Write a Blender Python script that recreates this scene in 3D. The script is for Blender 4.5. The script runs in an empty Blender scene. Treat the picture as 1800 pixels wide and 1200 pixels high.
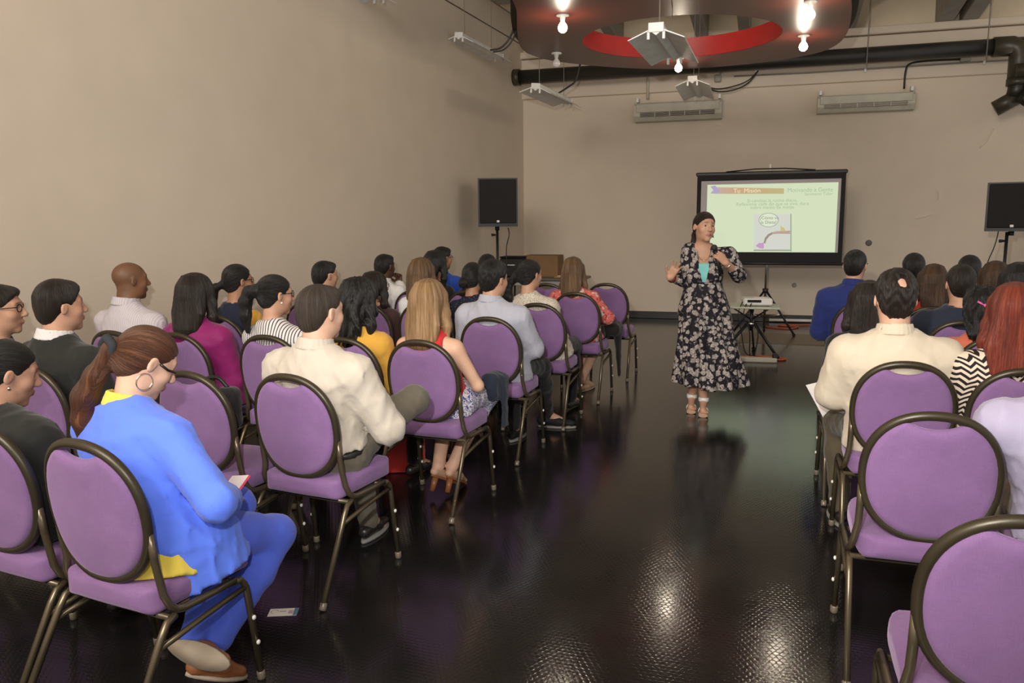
import bpy, bmesh, math, random
import numpy as np
from mathutils import Vector, Matrix, Euler

S = bpy.context.scene
COL = S.collection
rad = math.radians

# ---------------------------------------------------------------- camera, world, flash, exposure
F_PX, YAW, PITCH, ROLL, CAM_H = 1416.2, rad(17.735), rad(8.70), rad(-0.498), 1.58
def cam_axes():
    fwd0 = np.array([-math.sin(YAW), math.cos(YAW), 0.0]); right = np.array([math.cos(YAW), math.sin(YAW), 0.0]); up0 = np.array([0, 0, 1.0])
    fwd = fwd0 * math.cos(PITCH) - up0 * math.sin(PITCH); up = up0 * math.cos(PITCH) + fwd0 * math.sin(PITCH)
    c, s = math.cos(ROLL), math.sin(ROLL)
    return right * c + up * s, up * c - right * s, fwd
AX_R, AX_U, AX_F = cam_axes()
CAM = np.array([0.0, 0.0, CAM_H])
cam_data = bpy.data.cameras.new('camera'); cam = bpy.data.objects.new('camera', cam_data); COL.objects.link(cam)
m = Matrix.Identity(4)
for i in range(3):
    m[i][0], m[i][1], m[i][2], m[i][3] = AX_R[i], AX_U[i], -AX_F[i], CAM[i]
cam.matrix_world = m
cam_data.sensor_fit = 'HORIZONTAL'; cam_data.sensor_width = 36.0; cam_data.lens = F_PX / 1800 * 36
cam_data.clip_start = 0.05; cam_data.clip_end = 100
S.camera = cam

W = bpy.data.worlds.new('world'); S.world = W; W.use_nodes = True
W.node_tree.nodes['Background'].inputs[0].default_value = (1.0, 0.945, 0.875, 1)
W.node_tree.nodes['Background'].inputs[1].default_value = 0.63

def add_light(name, kind, loc, energy, color, **kw):
    d = bpy.data.lights.new(name, kind); d.energy = energy; d.color = color
    for k, v in kw.items(): setattr(d, k, v)
    o = bpy.data.objects.new(name, d); COL.objects.link(o); o.location = loc
    return o
def aim(o, target):
    o.rotation_euler = (Vector(target) - Vector(o.location)).to_track_quat('-Z', 'Y').to_euler()
# the photographer's flash, on a bracket up and to the left of the lens
flash = add_light('camera_flash', 'SPOT', (-0.22, 0.02, CAM_H + 0.36), 560, (1.0, 0.97, 0.93), spot_size=rad(112), spot_blend=1.0, shadow_soft_size=0.035)
aim(flash, (-2.0, 12.0, 3.6))
# added soft fill light, unseen behind the camera, to brighten the near hall
rear = add_light('rear_fill_light', 'AREA', (-1.9, -2.4, 4.6), 400, (1.0, 0.94, 0.85), shape='RECTANGLE', size=3.5, size_y=2.0)
aim(rear, (-2.2, 3.5, 1.2))
S.view_settings.view_transform = 'Standard'; S.view_settings.look = 'None'
S.view_settings.exposure = 0.0; S.view_settings.gamma = 1.0; S.view_settings.use_curve_mapping = False

def ray(x, y):
    return AX_R * (x - 900) / F_PX + AX_U * (600 - y) / F_PX + AX_F
def on_z(x, y, z):
    d = ray(x, y); return CAM + d * (z - CAM_H) / d[2]
def on_y(x, y, Y):
    d = ray(x, y); return CAM + d * Y / d[1]
def on_x(x, y, X):
    d = ray(x, y); return CAM + d * X / d[0]

# ---------------------------------------------------------------- materials
def srgb(r, g, b):
    f = lambda c: (c / 255 / 12.92) if c / 255 <= 0.04045 else ((c / 255 + 0.055) / 1.055) ** 2.4
    return (f(r), f(g), f(b))
class NT:
    """small helper for building node trees"""
    def __init__(s, name, rough=0.6, spec=0.5, metal=0.0, **kw):
        s.m = bpy.data.materials.new(name); s.m.use_nodes = True; s.t = s.m.node_tree; s.n = s.t.nodes
        s.b = s.n['Principled BSDF']
        s.b.inputs['Roughness'].default_value = rough; s.b.inputs['Specular IOR Level'].default_value = spec; s.b.inputs['Metallic'].default_value = metal
        for k, v in kw.items(): s.b.inputs[k].default_value = v
    def node(s, typ, **kw):
        n = s.n.new(typ)
        for k, v in kw.items(): setattr(n, k, v)
        return n
    def link(s, a, b): s.t.links.new(a, b)
    def put(s, sock, v):
        if hasattr(v, 'node'): s.link(v, sock)
        else:
            if isinstance(v, tuple) and len(v) == 3 and len(getattr(sock, 'default_value', ())) == 4: v = (*v, 1)
            sock.default_value = v
    def math(s, op, a, b=0.0, c=0.0):
        n = s.node('ShaderNodeMath', operation=op)
        for i, v in enumerate((a, b, c)): s.put(n.inputs[i], v)
        return n.outputs[0]
    def vmath(s, op, a, b=(0, 0, 0)):
        n = s.node('ShaderNodeVectorMath', operation=op); s.put(n.inputs[0], a); s.put(n.inputs[1], b)
        return n.outputs['Value'] if op in ('LENGTH', 'DOT_PRODUCT', 'DISTANCE') else n.outputs[0]
    def scale(s, a, k):
        return s.vmath('MULTIPLY', a, k)
    def obj(s): return s.node('ShaderNodeTexCoord').outputs['Object']
    def attr(s, name, out='Vector'): return s.node('ShaderNodeAttribute', attribute_name=name).outputs[out]
    def noise(s, vec, scale=5.0, detail=3.0, rough=0.5):
        n = s.node('ShaderNodeTexNoise'); s.link(vec, n.inputs['Vector']); n.inputs['Scale'].default_value = scale; n.inputs['Detail'].default_value = detail; n.inputs['Roughness'].default_value = rough
        return n.outputs['Fac']
    def ramp(s, fac, stops, interp='LINEAR'):
        n = s.node('ShaderNodeValToRGB'); s.link(fac, n.inputs[0]); r = n.color_ramp; r.interpolation = interp
        while len(r.elements) < len(stops): r.elements.new(0.5)
        for e, (p, c) in zip(r.elements, stops): e.position = p; e.color = (*c, 1) if len(c) == 3 else c
        return n.outputs[0]
    def mix(s, fac, a, b):
        n = s.node('ShaderNodeMix', data_type='RGBA'); s.put(n.inputs[0], fac); s.put(n.inputs[6], a); s.put(n.inputs[7], b)
        return n.outputs[2]
    def sep(s, v):
        n = s.node('ShaderNodeSeparateXYZ'); s.link(v, n.inputs[0]); return n.outputs
    def comb(s, x, y, z):
        n = s.node('ShaderNodeCombineXYZ')
        for i, v in enumerate((x, y, z)): s.put(n.inputs[i], v)
        return n.outputs[0]
    def bump(s, h, strength=0.3, dist=0.01):
        n = s.node('ShaderNodeBump'); s.link(h, n.inputs['Height']); n.inputs['Strength'].default_value = strength; n.inputs['Distance'].default_value = dist
        s.link(n.outputs[0], s.b.inputs['Normal'])
    def color(s, v): s.put(s.b.inputs['Base Color'], v)

def lerp3(a, b, t): return tuple(x + (y - x) * t for x, y in zip(a, b))
def paint(name, c, rough=0.5, spec=0.4, metal=0.0, var=0.06, scale=6.0, bump=0.0, bscale=60.0, **kw):
    t = NT(name, rough, spec, metal, **kw); o = t.obj()
    n = t.noise(o, scale, 4)
    lo = tuple(x * (1 - var * 2) for x in c); hi = tuple(min(1, x * (1 + var * 2)) for x in c)
    t.color(t.ramp(n, [(0.25, lo), (0.75, hi)]))
    if bump: t.bump(t.noise(o, bscale, 3), bump, 0.004)
    return t.m
def cloth(name, c, rough=0.85, weave=700.0, bump=0.25, var=0.05, sheen=0.15):
    t = NT(name, rough, 0.25); o = t.obj()
    n = t.noise(o, 9, 4); w = t.noise(o, weave, 2)
    k = t.math('ADD', t.math('MULTIPLY', n, 0.6), t.math('MULTIPLY', w, 0.4))
    t.color(t.ramp(k, [(0.25, tuple(x * (1 - var * 2) for x in c)), (0.75, tuple(min(1, x * (1 + var * 2)) for x in c))]))
    t.b.inputs['Sheen Weight'].default_value = sheen; t.b.inputs['Sheen Roughness'].default_value = 0.5
    t.bump(t.math('ADD', t.noise(o, 40, 3), t.math('MULTIPLY', w, 0.5)), bump, 0.004)
    return t.m

def wall_mat(name, c):
    t = NT(name, 0.75, 0.25); o = t.obj()
    a = t.noise(o, 0.55, 5, 0.6); b = t.noise(o, 3.0, 4)
    k = t.math('ADD', t.math('MULTIPLY', a, 0.65), t.math('MULTIPLY', b, 0.35))
    t.color(t.ramp(k, [(0.3, tuple(x * 0.93 for x in c)), (0.7, tuple(x * 1.05 for x in c))]))
    t.bump(t.math('ADD', t.noise(o, 25, 4), t.math('MULTIPLY', t.noise(o, 180, 2), 0.4)), 0.12, 0.004)
    return t.m
WALL = wall_mat('beige_wall_paint', (0.66, 0.56, 0.45))
WALL_UP = wall_mat('upper_wall_paint', (0.78, 0.66, 0.49))
GREYBEAM = paint('grey_beam_paint', (0.34, 0.31, 0.27), 0.6)
BLACK = paint('black_plastic', (0.014, 0.013, 0.013), 0.45, 0.4)
BLACKM = paint('black_matt', (0.010, 0.009, 0.009), 0.7, 0.3)
PIPE = paint('dark_pipe_paint', (0.022, 0.020, 0.016), 0.4, 0.5)
PIPEJ = paint('brown_pipe_joint_paint', (0.05, 0.042, 0.026), 0.4, 0.5)
WHITE = paint('white_enamel', (0.72, 0.71, 0.68), 0.35, 0.5)
GREYMET = paint('grey_reflector_enamel', (0.74, 0.72, 0.70), 0.4, 0.5)
ACW = paint('aged_white_plastic', (0.50, 0.46, 0.37), 0.45, 0.4)
CHROME = paint('bright_steel', (0.75, 0.74, 0.72), 0.18, 0.5, 1.0)
CABLE = paint('black_cable', (0.015, 0.014, 0.013), 0.5)
WIRE = paint('grey_wire', (0.25, 0.23, 0.2), 0.5)
BASEB = paint('dark_baseboard', (0.022, 0.016, 0.014), 0.4)
CARD = paint('brown_cardboard', (0.22, 0.125, 0.06), 0.85, 0.2, bump=0.1)
ORANGE = paint('orange_cable', (0.42, 0.10, 0.035), 0.5)
BRONZE = paint('bronze_chair_enamel', (0.130, 0.102, 0.064), 0.28, 0.5, 0.65, var=0.1)
BRONZE_D = paint('dark_bronze_hoop_enamel', (0.044, 0.034, 0.019), 0.36, 0.5, 0.35, var=0.1)
RUBBER = paint('worn_foot_glide', (0.16, 0.13, 0.095), 0.3, 0.6)
BUMPER = paint('white_stack_bumper', (0.75, 0.72, 0.68), 0.4)

def purple_fabric():
    t = NT('purple_chair_fabric', 0.9, 0.2); o = t.obj()
    x = t.scale(o, (1, 1, 1))
    wv1 = t.noise(t.scale(o, (900, 60, 60)), 1.0, 2); wv2 = t.noise(t.scale(o, (60, 60, 900)), 1.0, 2)
    w = t.math('MULTIPLY', t.math('ADD', wv1, wv2), 0.5)
    n = t.noise(o, 5, 4)
    k = t.math('ADD', t.math('MULTIPLY', n, 0.55), t.math('MULTIPLY', w, 0.45))
    t.color(t.ramp(k, [(0.30, (0.155, 0.082, 0.192)), (0.70, (0.255, 0.140, 0.305))]))
    t.b.inputs['Sheen Weight'].default_value = 0.35; t.b.inputs['Sheen Roughness'].default_value = 0.45; t.b.inputs['Sheen Tint'].default_value = (0.9, 0.7, 0.95, 1)
    t.bump(w, 0.25, 0.002)
    return t.m
PURPLE = purple_fabric()

def floor_mat():
    t = NT('black_rubber_tread_floor', 0.2, 0.5); o = t.obj()
    p = t.vmath('MULTIPLY', o, (1, 1, 0)); p = t.vmath('ADD', p, (50.0, 50.0, 0))
    c = 0.024
    s = (c, c * 1.7320508, 1.0); h = (c / 2, c * 0.8660254, 0.5)
    def cell(q):
        n = t.node('ShaderNodeVectorMath', operation='MODULO'); t.link(q, n.inputs[0]); n.inputs[1].default_value = s
        return t.vmath('LENGTH', t.vmath('MULTIPLY', t.vmath('SUBTRACT', n.outputs[0], h), (1, 1, 0)))
    d = t.math('MINIMUM', cell(p), cell(t.vmath('ADD', p, h)))
    disc = t.node('ShaderNodeMapRange'); disc.interpolation_type = 'SMOOTHSTEP'; t.link(d, disc.inputs[0])
    disc.inputs[1].default_value = c * 0.36; disc.inputs[2].default_value = c * 0.54; disc.inputs[3].default_value = 1.0; disc.inputs[4].default_value = 0.0
    n = t.noise(o, 1.3, 5, 0.6); f = t.noise(o, 14, 4, 0.65)
    t.color(t.ramp(n, [(0.3, (0.0075, 0.007, 0.007)), (0.7, (0.014, 0.0125, 0.012))]))
    r = t.math('ADD', t.math('MULTIPLY', n, 0.10), t.math('MULTIPLY', f, 0.10))
    t.link(t.math('ADD', r, 0.03), t.b.inputs['Roughness'])
    t.bump(t.math('ADD', disc.outputs[0], t.math('MULTIPLY', f, 0.25)), 0.055, 0.004)
    return t.m
FLOOR = floor_mat()

# ---------------------------------------------------------------- mesh helpers
def arr(v): return np.array(v, dtype=float)
def rot_to(d):
    """matrix whose columns are (side, up, d)"""
    d = arr(d); d = d / np.linalg.norm(d); a = arr((0, 0, 1)) if abs(d[2]) < 0.9 else arr((0, 1, 0))
    x = np.cross(a, d); x /= np.linalg.norm(x); return np.stack([x, np.cross(d, x), d], 1)
def smooth(pts, n=5):
    P = [arr(p) for p in pts]; out = []
    for i in range(len(P) - 1):
        p0, p1, p2, p3 = P[max(i - 1, 0)], P[i], P[i + 1], P[min(i + 2, len(P) - 1)]
        for q in range(n): u = q / n; out.append(0.5 * ((2 * p1) + (p2 - p0) * u + (2 * p0 - 5 * p1 + 4 * p2 - p3) * u * u + (3 * p1 - p0 - 3 * p2 + p3) * u ** 3))
    return out + [P[-1]]
class MB:
    def __init__(s): s.v = []; s.f = []; s.sm = []
    def add(s, v, f, smooth=True):
        b = len(s.v); s.v += [tuple(map(float, p)) for p in v]; s.f += [tuple(b + i for i in q) for q in f]; s.sm += [smooth] * len(f)
        return s
    def box(s, c, size, bev=0.0, R=None):
        h = arr(size) / 2; c = arr(c); R = np.eye(3) if R is None else arr(R); b = min(bev, *(h * 0.98))
        if b <= 0:
            v = [c + R @ (h * arr(q)) for q in [(-1, -1, -1), (1, -1, -1), (1, 1, -1), (-1, 1, -1), (-1, -1, 1), (1, -1, 1), (1, 1, 1), (-1, 1, 1)]]
            return s.add(v, [(0, 3, 2, 1), (4, 5, 6, 7), (0, 1, 5, 4), (1, 2, 6, 5), (2, 3, 7, 6), (3, 0, 4, 7)], False)
        bm = bmesh.new()
        for sx in (-1, 1):
            for sy in (-1, 1):
                for sz in (-1, 1):
                    q = arr((sx, sy, sz))
                    for k in range(3):
                        e = h - b; e[k] = h[k]; bm.verts.new(c + R @ (q * e))
        bmesh.ops.convex_hull(bm, input=bm.verts[:]); bmesh.ops.dissolve_limit(bm, angle_limit=0.01, verts=bm.verts[:], edges=bm.edges[:])
        bm.verts.index_update(); bm.normal_update()
        s.add([v.co for v in bm.verts], [[v.index for v in f.verts] for f in bm.faces], False); bm.free()
        return s
    def tube(s, pts, r, n=8, closed=False, flat=None, cap=True, up=None):
        """flat=(a,b): elliptical section, a along the frame's side axis, b along the other"""
        P = [arr(p) for p in pts]; m_ = len(P); rs = r if hasattr(r, '__len__') else [r] * m_
        rings = []; x = None
        for i in range(m_):
            if closed: d = P[(i + 1) % m_] - P[i - 1]
            else: d = P[min(i + 1, m_ - 1)] - P[max(i - 1, 0)]
            d = d / (np.linalg.norm(d) + 1e-12)
            if up is not None: x = np.cross(arr(up), d)
            elif x is None: x = rot_to(d)[:, 0]
            x = x - d * (x @ d); x = x / (np.linalg.norm(x) + 1e-12); y = np.cross(d, x)
            fa, fb = flat if flat else (1, 1)
            rings.append([P[i] + rs[i] * (fa * math.cos(2 * math.pi * k / n) * x + fb * math.sin(2 * math.pi * k / n) * y) for k in range(n)])
        v = [q for ring in rings for q in ring]; f = []
        for i in range(m_ if closed else m_ - 1):
            a, b = i * n, ((i + 1) % m_) * n
            for k in range(n): f.append((a + k, a + (k + 1) % n, b + (k + 1) % n, b + k))
        s.add(v, f)
        if cap and not closed:
            s.add(rings[0], [tuple(range(n))[::-1]], False); s.add(rings[-1], [tuple(range(n))], False)
        return s
    def cable(s, pts, r, n=6, k=5): return s.tube(smooth(pts, k), r, n)
    def lathe(s, prof, c=(0, 0, 0), n=16, R=None):
        R = np.eye(3) if R is None else arr(R); c = arr(c); v = []; f = []
        for r_, z in prof:
            for k in range(n): v.append(c + R @ arr((r_ * math.cos(2 * math.pi * k / n), r_ * math.sin(2 * math.pi * k / n), z)))
        for i in range(len(prof) - 1):
            for k in range(n): f.append((i * n + k, i * n + (k + 1) % n, (i + 1) * n + (k + 1) % n, (i + 1) * n + k))
        s.add(v, f)
        if prof[0][0] > 1e-4: s.add(v[:n], [tuple(range(n))[::-1]], False)
        if prof[-1][0] > 1e-4: s.add(v[-n:], [tuple(range(n))], False)
        return s
    def ball(s, c, r, n=12, R=None):
        r = arr(r) if hasattr(r, '__len__') else arr((r, r, r)); R = np.eye(3) if R is None else arr(R); c = arr(c); m_ = max(6, n // 2); v = []; f = []
        for i in range(m_ + 1):
            t_ = math.pi * i / m_
            for k in range(n): v.append(c + R @ (r * arr((math.sin(t_) * math.cos(2 * math.pi * k / n), math.sin(t_) * math.sin(2 * math.pi * k / n), -math.cos(t_)))))
        for i in range(m_):
            for k in range(n): f.append((i * n + k, i * n + (k + 1) % n, (i + 1) * n + (k + 1) % n, (i + 1) * n + k))
        return s.add(v, f)
    def prism(s, poly, z0, z1, M=None):
        """polygon in local xy extruded in z, then mapped by M (callable)"""
        n = len(poly); v = [(x, y, z0) for x, y in poly] + [(x, y, z1) for x, y in poly]
        if M: v = [M(p) for p in v]
        return s.add(v, [tuple(range(n))[::-1], tuple(range(n, 2 * n))] + [(i, (i + 1) % n, n + (i + 1) % n, n + i) for i in range(n)], False)
    def mesh(s, name):
        me = bpy.data.meshes.new(name); me.from_pydata(s.v, [], s.f); me.validate(); bm = bmesh.new(); bm.from_mesh(me)
        bmesh.ops.remove_doubles(bm, verts=bm.verts[:], dist=1e-6); bm.to_mesh(me); bm.free()
        if len(me.polygons) == len(s.sm): me.polygons.foreach_set('use_smooth', s.sm)
        else: me.polygons.foreach_set('use_smooth', [True] * len(me.polygons)); me.set_sharp_from_angle(angle=rad(35))
        return me
def link(name, me, mat=None, parent=None, loc=None):
    o = bpy.data.objects.new(name, me)
    if mat and me is not None and not me.materials: me.materials.append(mat)
    COL.objects.link(o)
    if parent: o.parent = parent
    if loc is not None: o.location = loc
    return o
def part(name, mb, mat, parent, label=None):
    o = link(name, mb.mesh(name), mat, parent)
    if label: o['label'] = label
    return o
def tag(o, label, cat, group=None, kind=None):
    o['label'] = label; o['category'] = cat
    if group: o['group'] = group
    if kind: o['kind'] = kind
    return o
def thing(name, label, cat, loc=(0, 0, 0), rz=0.0, group=None):
    o = link(name, None); o.location = loc; o.rotation_euler = (0, 0, rz); o.empty_display_size = 0.1
    return tag(o, label, cat, group)
def struct(name, mb, mat, parent=None):
    o = link(name, mb.mesh(name), mat, parent)
    if not parent: o['kind'] = 'structure'
    return o

# ---------------------------------------------------------------- implicit surfaces (smooth unions on a grid, polygonised)
def axis(lo, hi, h, fine):
    """grid coordinates with step h, finer inside the intervals of fine [(lo,hi,step)]"""
    cuts = [lo]; x = lo
    while x < hi:
        st = h
        for a, b, f in fine:
            if a - 1e-9 <= x < b: st = min(st, f)
        for a, b, f in fine:
            if x < a < x + st: st = max(a - x, 1e-4)
        x += st; cuts.append(x)
    out = [cuts[0]]
    for c in cuts[1:]:
        if c - out[-1] > 1e-3: out.append(c)
    return arr(out)
class SDF:
    def __init__(s, lo, hi, h=0.014, fine=()):
        """fine: list of (lo3, hi3, step)"""
        s.ax = [axis(lo[i], hi[i], h, [(a[i], b[i], st) for a, b, st in fine]) for i in range(3)]
        s.D = np.full([len(a) for a in s.ax], 9.0, dtype=np.float32)
    def _sub(s, lo, hi, k):
        sl = []
        for i in range(3):
            a = np.searchsorted(s.ax[i], lo[i] - k - 0.03); b = np.searchsorted(s.ax[i], hi[i] + k + 0.03)
            sl.append(slice(max(a - 1, 0), b + 1))
        X = s.ax[0][sl[0]][:, None, None]; Y = s.ax[1][sl[1]][None, :, None]; Z = s.ax[2][sl[2]][None, None, :]
        return tuple(sl), X, Y, Z
    def _put(s, sl, d, k, op):
        a = s.D[sl]
        if op == 'add':
            if k > 0:
                h = np.maximum(k - np.abs(a - d), 0) / k; s.D[sl] = np.minimum(a, d) - h * h * k * 0.25
            else: s.D[sl] = np.minimum(a, d)
        else:
            d = -d
            if k > 0:
                h = np.maximum(k - np.abs(a - d), 0) / k; s.D[sl] = np.maximum(a, d) + h * h * k * 0.25
            else: s.D[sl] = np.maximum(a, d)
    def cap(s, a, b, ra, rb=None, k=0.02, op='add', flat=None):
        """tapered capsule; flat=(axis vector, factor) thickens the distance along that axis"""
        a, b = arr(a), arr(b); rb = ra if rb is None else rb; R = max(ra, rb) * 1.05
        sl, X, Y, Z = s._sub(np.minimum(a, b) - R, np.maximum(a, b) + R, k)
        ba = b - a; L2 = ba @ ba + 1e-12; px, py, pz = X - a[0], Y - a[1], Z - a[2]
        t = np.clip((px * ba[0] + py * ba[1] + pz * ba[2]) / L2, 0, 1)
        qx, qy, qz = px - t * ba[0], py - t * ba[1], pz - t * ba[2]
        if flat is not None:
            ax_, f = arr(flat[0]), flat[1]; ax_ = ax_ / np.linalg.norm(ax_); dt = (qx * ax_[0] + qy * ax_[1] + qz * ax_[2]) * (f - 1)
            qx, qy, qz = qx + dt * ax_[0], qy + dt * ax_[1], qz + dt * ax_[2]
        d = np.sqrt(qx * qx + qy * qy + qz * qz) - (ra + (rb - ra) * t)
        s._put(sl, d, k, op); return s
    def chain(s, pts, rs, k=0.02, **kw):
        for i in range(len(pts) - 1): s.cap(pts[i], pts[i + 1], rs[i], rs[i + 1], k, **kw)
        return s
    def ell(s, c, r, R=None, k=0.02, op='add'):
        c, r = arr(c), arr(r); m_ = max(r); sl, X, Y, Z = s._sub(c - m_, c + m_, k); x, y, z = X - c[0], Y - c[1], Z - c[2]
        if R is not None:
            R = arr(R); x, y, z = (x * R[0, i] + y * R[1, i] + z * R[2, i] for i in range(3))
        k0 = np.sqrt((x / r[0]) ** 2 + (y / r[1]) ** 2 + (z / r[2]) ** 2); k1 = np.sqrt((x / r[0] ** 2) ** 2 + (y / r[1] ** 2) ** 2 + (z / r[2] ** 2) ** 2) + 1e-9
        s._put(sl, k0 * (k0 - 1) / k1, k, op); return s
    def box(s, c, h, rr=0.01, R=None, k=0.0, op='add'):
        c, h = arr(c), arr(h); m_ = np.linalg.norm(h); sl, X, Y, Z = s._sub(c - m_, c + m_, k); x, y, z = X - c[0], Y - c[1], Z - c[2]
        if R is not None:
            R = arr(R); x, y, z = (x * R[0, i] + y * R[1, i] + z * R[2, i] for i in range(3))
        qx, qy, qz = np.abs(x) - h[0] + rr, np.abs(y) - h[1] + rr, np.abs(z) - h[2] + rr
        d = np.sqrt(np.maximum(qx, 0) ** 2 + np.maximum(qy, 0) ** 2 + np.maximum(qz, 0) ** 2) + np.minimum(np.maximum(np.maximum(qx, qy), qz), 0) - rr
        s._put(sl, d, k, op); return s
    def loft(s, P, N, ts, rx, ry, oy=None, k=0.03, p=2.3, X=(1, 0, 0), op='add', t0=0.0, t1=1.0, wav=None):
        """elliptical sections along P->N; wav(t, angle) -> extra radius"""
        P, N = arr(P), arr(N); L = np.linalg.norm(N - P); A = (N - P) / L; Xv = arr(X); Xv = Xv - A * (Xv @ A); Xv /= np.linalg.norm(Xv); Yv = np.cross(A, Xv)
        m_ = max(max(rx), max(ry)) + 0.02; sl, X_, Y_, Z_ = s._sub(np.minimum(P, N) - m_, np.maximum(P, N) + m_, k); x, y, z = X_ - P[0], Y_ - P[1], Z_ - P[2]
        t = (x * A[0] + y * A[1] + z * A[2]) / L; u = x * Xv[0] + y * Xv[1] + z * Xv[2]; v = x * Yv[0] + y * Yv[1] + z * Yv[2]
        tc = np.clip(t, 0, 1); a = np.interp(tc, ts, rx); b = np.interp(tc, ts, ry)
        if oy is not None: v = v - np.interp(tc, ts, oy)
        if wav is not None:
            w = wav(tc, np.arctan2(v, u)); a = a + w; b = b + w
        d = ((np.abs(u / a) ** p + np.abs(v / b) ** p) ** (1 / p) - 1) * np.minimum(a, b)
        d = np.maximum(d, np.maximum((t - t1) * L, (t0 - t) * L))
        s._put(sl, d, k, op); return s
    def plane(s, n, c, k=0.0):
        """keep the half space n.p < c"""
        n = arr(n); X, Y, Z = s.ax[0][:, None, None], s.ax[1][None, :, None], s.ax[2][None, None, :]
        s.D = np.maximum(s.D, (X * n[0] + Y * n[1] + Z * n[2] - c).astype(np.float32)); return s
    def displace(s, fn, band=0.05):
        i = np.nonzero(np.abs(s.D) < band)
        s.D[i] += fn(s.ax[0][i[0]], s.ax[1][i[1]], s.ax[2][i[2]]); return s
    def shell(s, th):
        s.D = np.maximum(s.D, -(s.D + th)); return s
    def verts(s):
        D = s.D; sg = D < 0; nx, ny, nz = D.shape
        cnt = np.zeros((nx - 1, ny - 1, nz - 1), np.int8); corners = [(i, j, k) for i in (0, 1) for j in (0, 1) for k in (0, 1)]
        for i, j, k in corners: cnt += sg[i:nx - 1 + i, j:ny - 1 + j, k:nz - 1 + k]
        act = np.nonzero((cnt > 0) & (cnt < 8)); M = len(act[0])
        if M == 0: return np.zeros((0, 3)), np.zeros((0, 4), int)
        val = np.stack([D[act[0] + i, act[1] + j, act[2] + k] for i, j, k in corners], 1); acc = np.zeros((M, 3)); n = np.zeros(M)
        for a in range(8):
            for b in range(a + 1, 8):
                ca, cb = corners[a], corners[b]
                if sum(x != y for x, y in zip(ca, cb)) != 1: continue
                va, vb = val[:, a], val[:, b]; cr = (va < 0) != (vb < 0)
                t = np.where(cr, va / np.where(cr, va - vb, 1), 0)
                for q in range(3): acc[:, q] += np.where(cr, ca[q] + (cb[q] - ca[q]) * t, 0)
                n += cr
        acc /= n[:, None]; V = np.zeros((M, 3))
        for q in range(3):
            A = s.ax[q]; V[:, q] = A[act[q]] + acc[:, q] * (A[act[q] + 1] - A[act[q]])
        idx = np.full((nx - 1, ny - 1, nz - 1), -1, np.int32); idx[act] = np.arange(M); F = []
        for q in range(3):
            o = [0, 0, 0]; o[q] = 1; a_, b_ = (q + 1) % 3, (q + 2) % 3
            s0 = sg[:nx - o[0], :ny - o[1], :nz - o[2]]; s1 = sg[o[0]:, o[1]:, o[2]:]
            e = np.stack(np.nonzero(s0 != s1), 1); e = e[(e[:, a_] > 0) & (e[:, b_] > 0) & (e[:, a_] < D.shape[a_] - 1) & (e[:, b_] < D.shape[b_] - 1)]
            if not len(e): continue
            fl = s0[tuple(e.T)]
            def at(da, db):
                c = e.copy(); c[:, a_] -= da; c[:, b_] -= db; return idx[tuple(c.T)]
            Q = np.stack([at(1, 1), at(0, 1), at(0, 0), at(1, 0)], 1)
            Q[~fl] = Q[~fl][:, ::-1]; F.append(Q)
        return V, np.concatenate(F) if F else np.zeros((0, 4), int)
    def mesh(s, name, attrs=None):
        V, F = s.verts(); me = bpy.data.meshes.new(name)
        me.vertices.add(len(V)); me.vertices.foreach_set('co', V.astype(np.float32).ravel())
        me.loops.add(F.size); me.loops.foreach_set('vertex_index', F.astype(np.int32).ravel())
        me.polygons.add(len(F)); me.polygons.foreach_set('loop_start', np.arange(0, F.size, 4, dtype=np.int32))
        me.polygons.foreach_set('use_smooth', np.ones(len(F), bool)); me.update(calc_edges=True); me.validate()
        for nm, fn in (attrs or {}).items():
            d = fn(V)
            if d.ndim == 2:
                a = me.attributes.new(nm, 'FLOAT_VECTOR', 'POINT'); a.data.foreach_set('vector', d.astype(np.float32).ravel())
            else:
                a = me.attributes.new(nm, 'FLOAT', 'POINT'); a.data.foreach_set('value', d.astype(np.float32).ravel())
        return me

# ---------------------------------------------------------------- room shell
WALL_TILT = math.tan(rad(2.5))                     # the left wall runs a little off the aisle direction
BACK_Y = 12.70
def lx(y): return -3.84 - WALL_TILT * (BACK_Y - y) # x of the left wall at depth y
struct('floor', MB().box((0.5, 5.2, -0.05), (10.6, 15.4, 0.1)), FLOOR)
def left_slab(x_off, thick, z0, z1, y0=-2.4, y1=BACK_Y):
    v = [(lx(y) + x_off - (thick if q else 0), y, z) for z in (z0, z1) for y, q in ((y0, 0), (y1, 0), (y1, 1), (y0, 1))]
    return MB().add(v, [(0, 3, 2, 1), (4, 5, 6, 7), (0, 1, 5, 4), (1, 2, 6, 5), (2, 3, 7, 6), (3, 0, 4, 7)], False)
Z_L1, Z_L2 = 4.28, 4.62
wl = struct('wall_left', left_slab(0, 0.15, 0, Z_L1 - 0.02), WALL)
struct('trim_1', left_slab(-0.02, 0.12, Z_L1 - 0.02, Z_L1), BASEB)
struct('trim_2', left_slab(0.0, 0.15, Z_L1, Z_L2), WALL)
struct('trim_3', left_slab(-0.02, 0.12, Z_L2, Z_L2 + 0.02), BASEB)
struct('trim_4', left_slab(0.0, 0.15, Z_L2 + 0.02, 5.6), WALL_UP)
BEAM_Z0 = on_y(1400, 149, BACK_Y - 0.05)[2]; BEAM_Z1 = BEAM_Z0 + 0.60
struct('wall_back', MB().box((0.6, BACK_Y + 0.075, 2.0), (9.4, 0.15, 4.0)), WALL)
struct('trim_5', MB().box((0.6, BACK_Y - 0.03, (BEAM_Z0 + BEAM_Z1) / 2), (9.4, 0.06, BEAM_Z1 - BEAM_Z0), 0.01), WALL)      # the shallow band under the pipe
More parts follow.
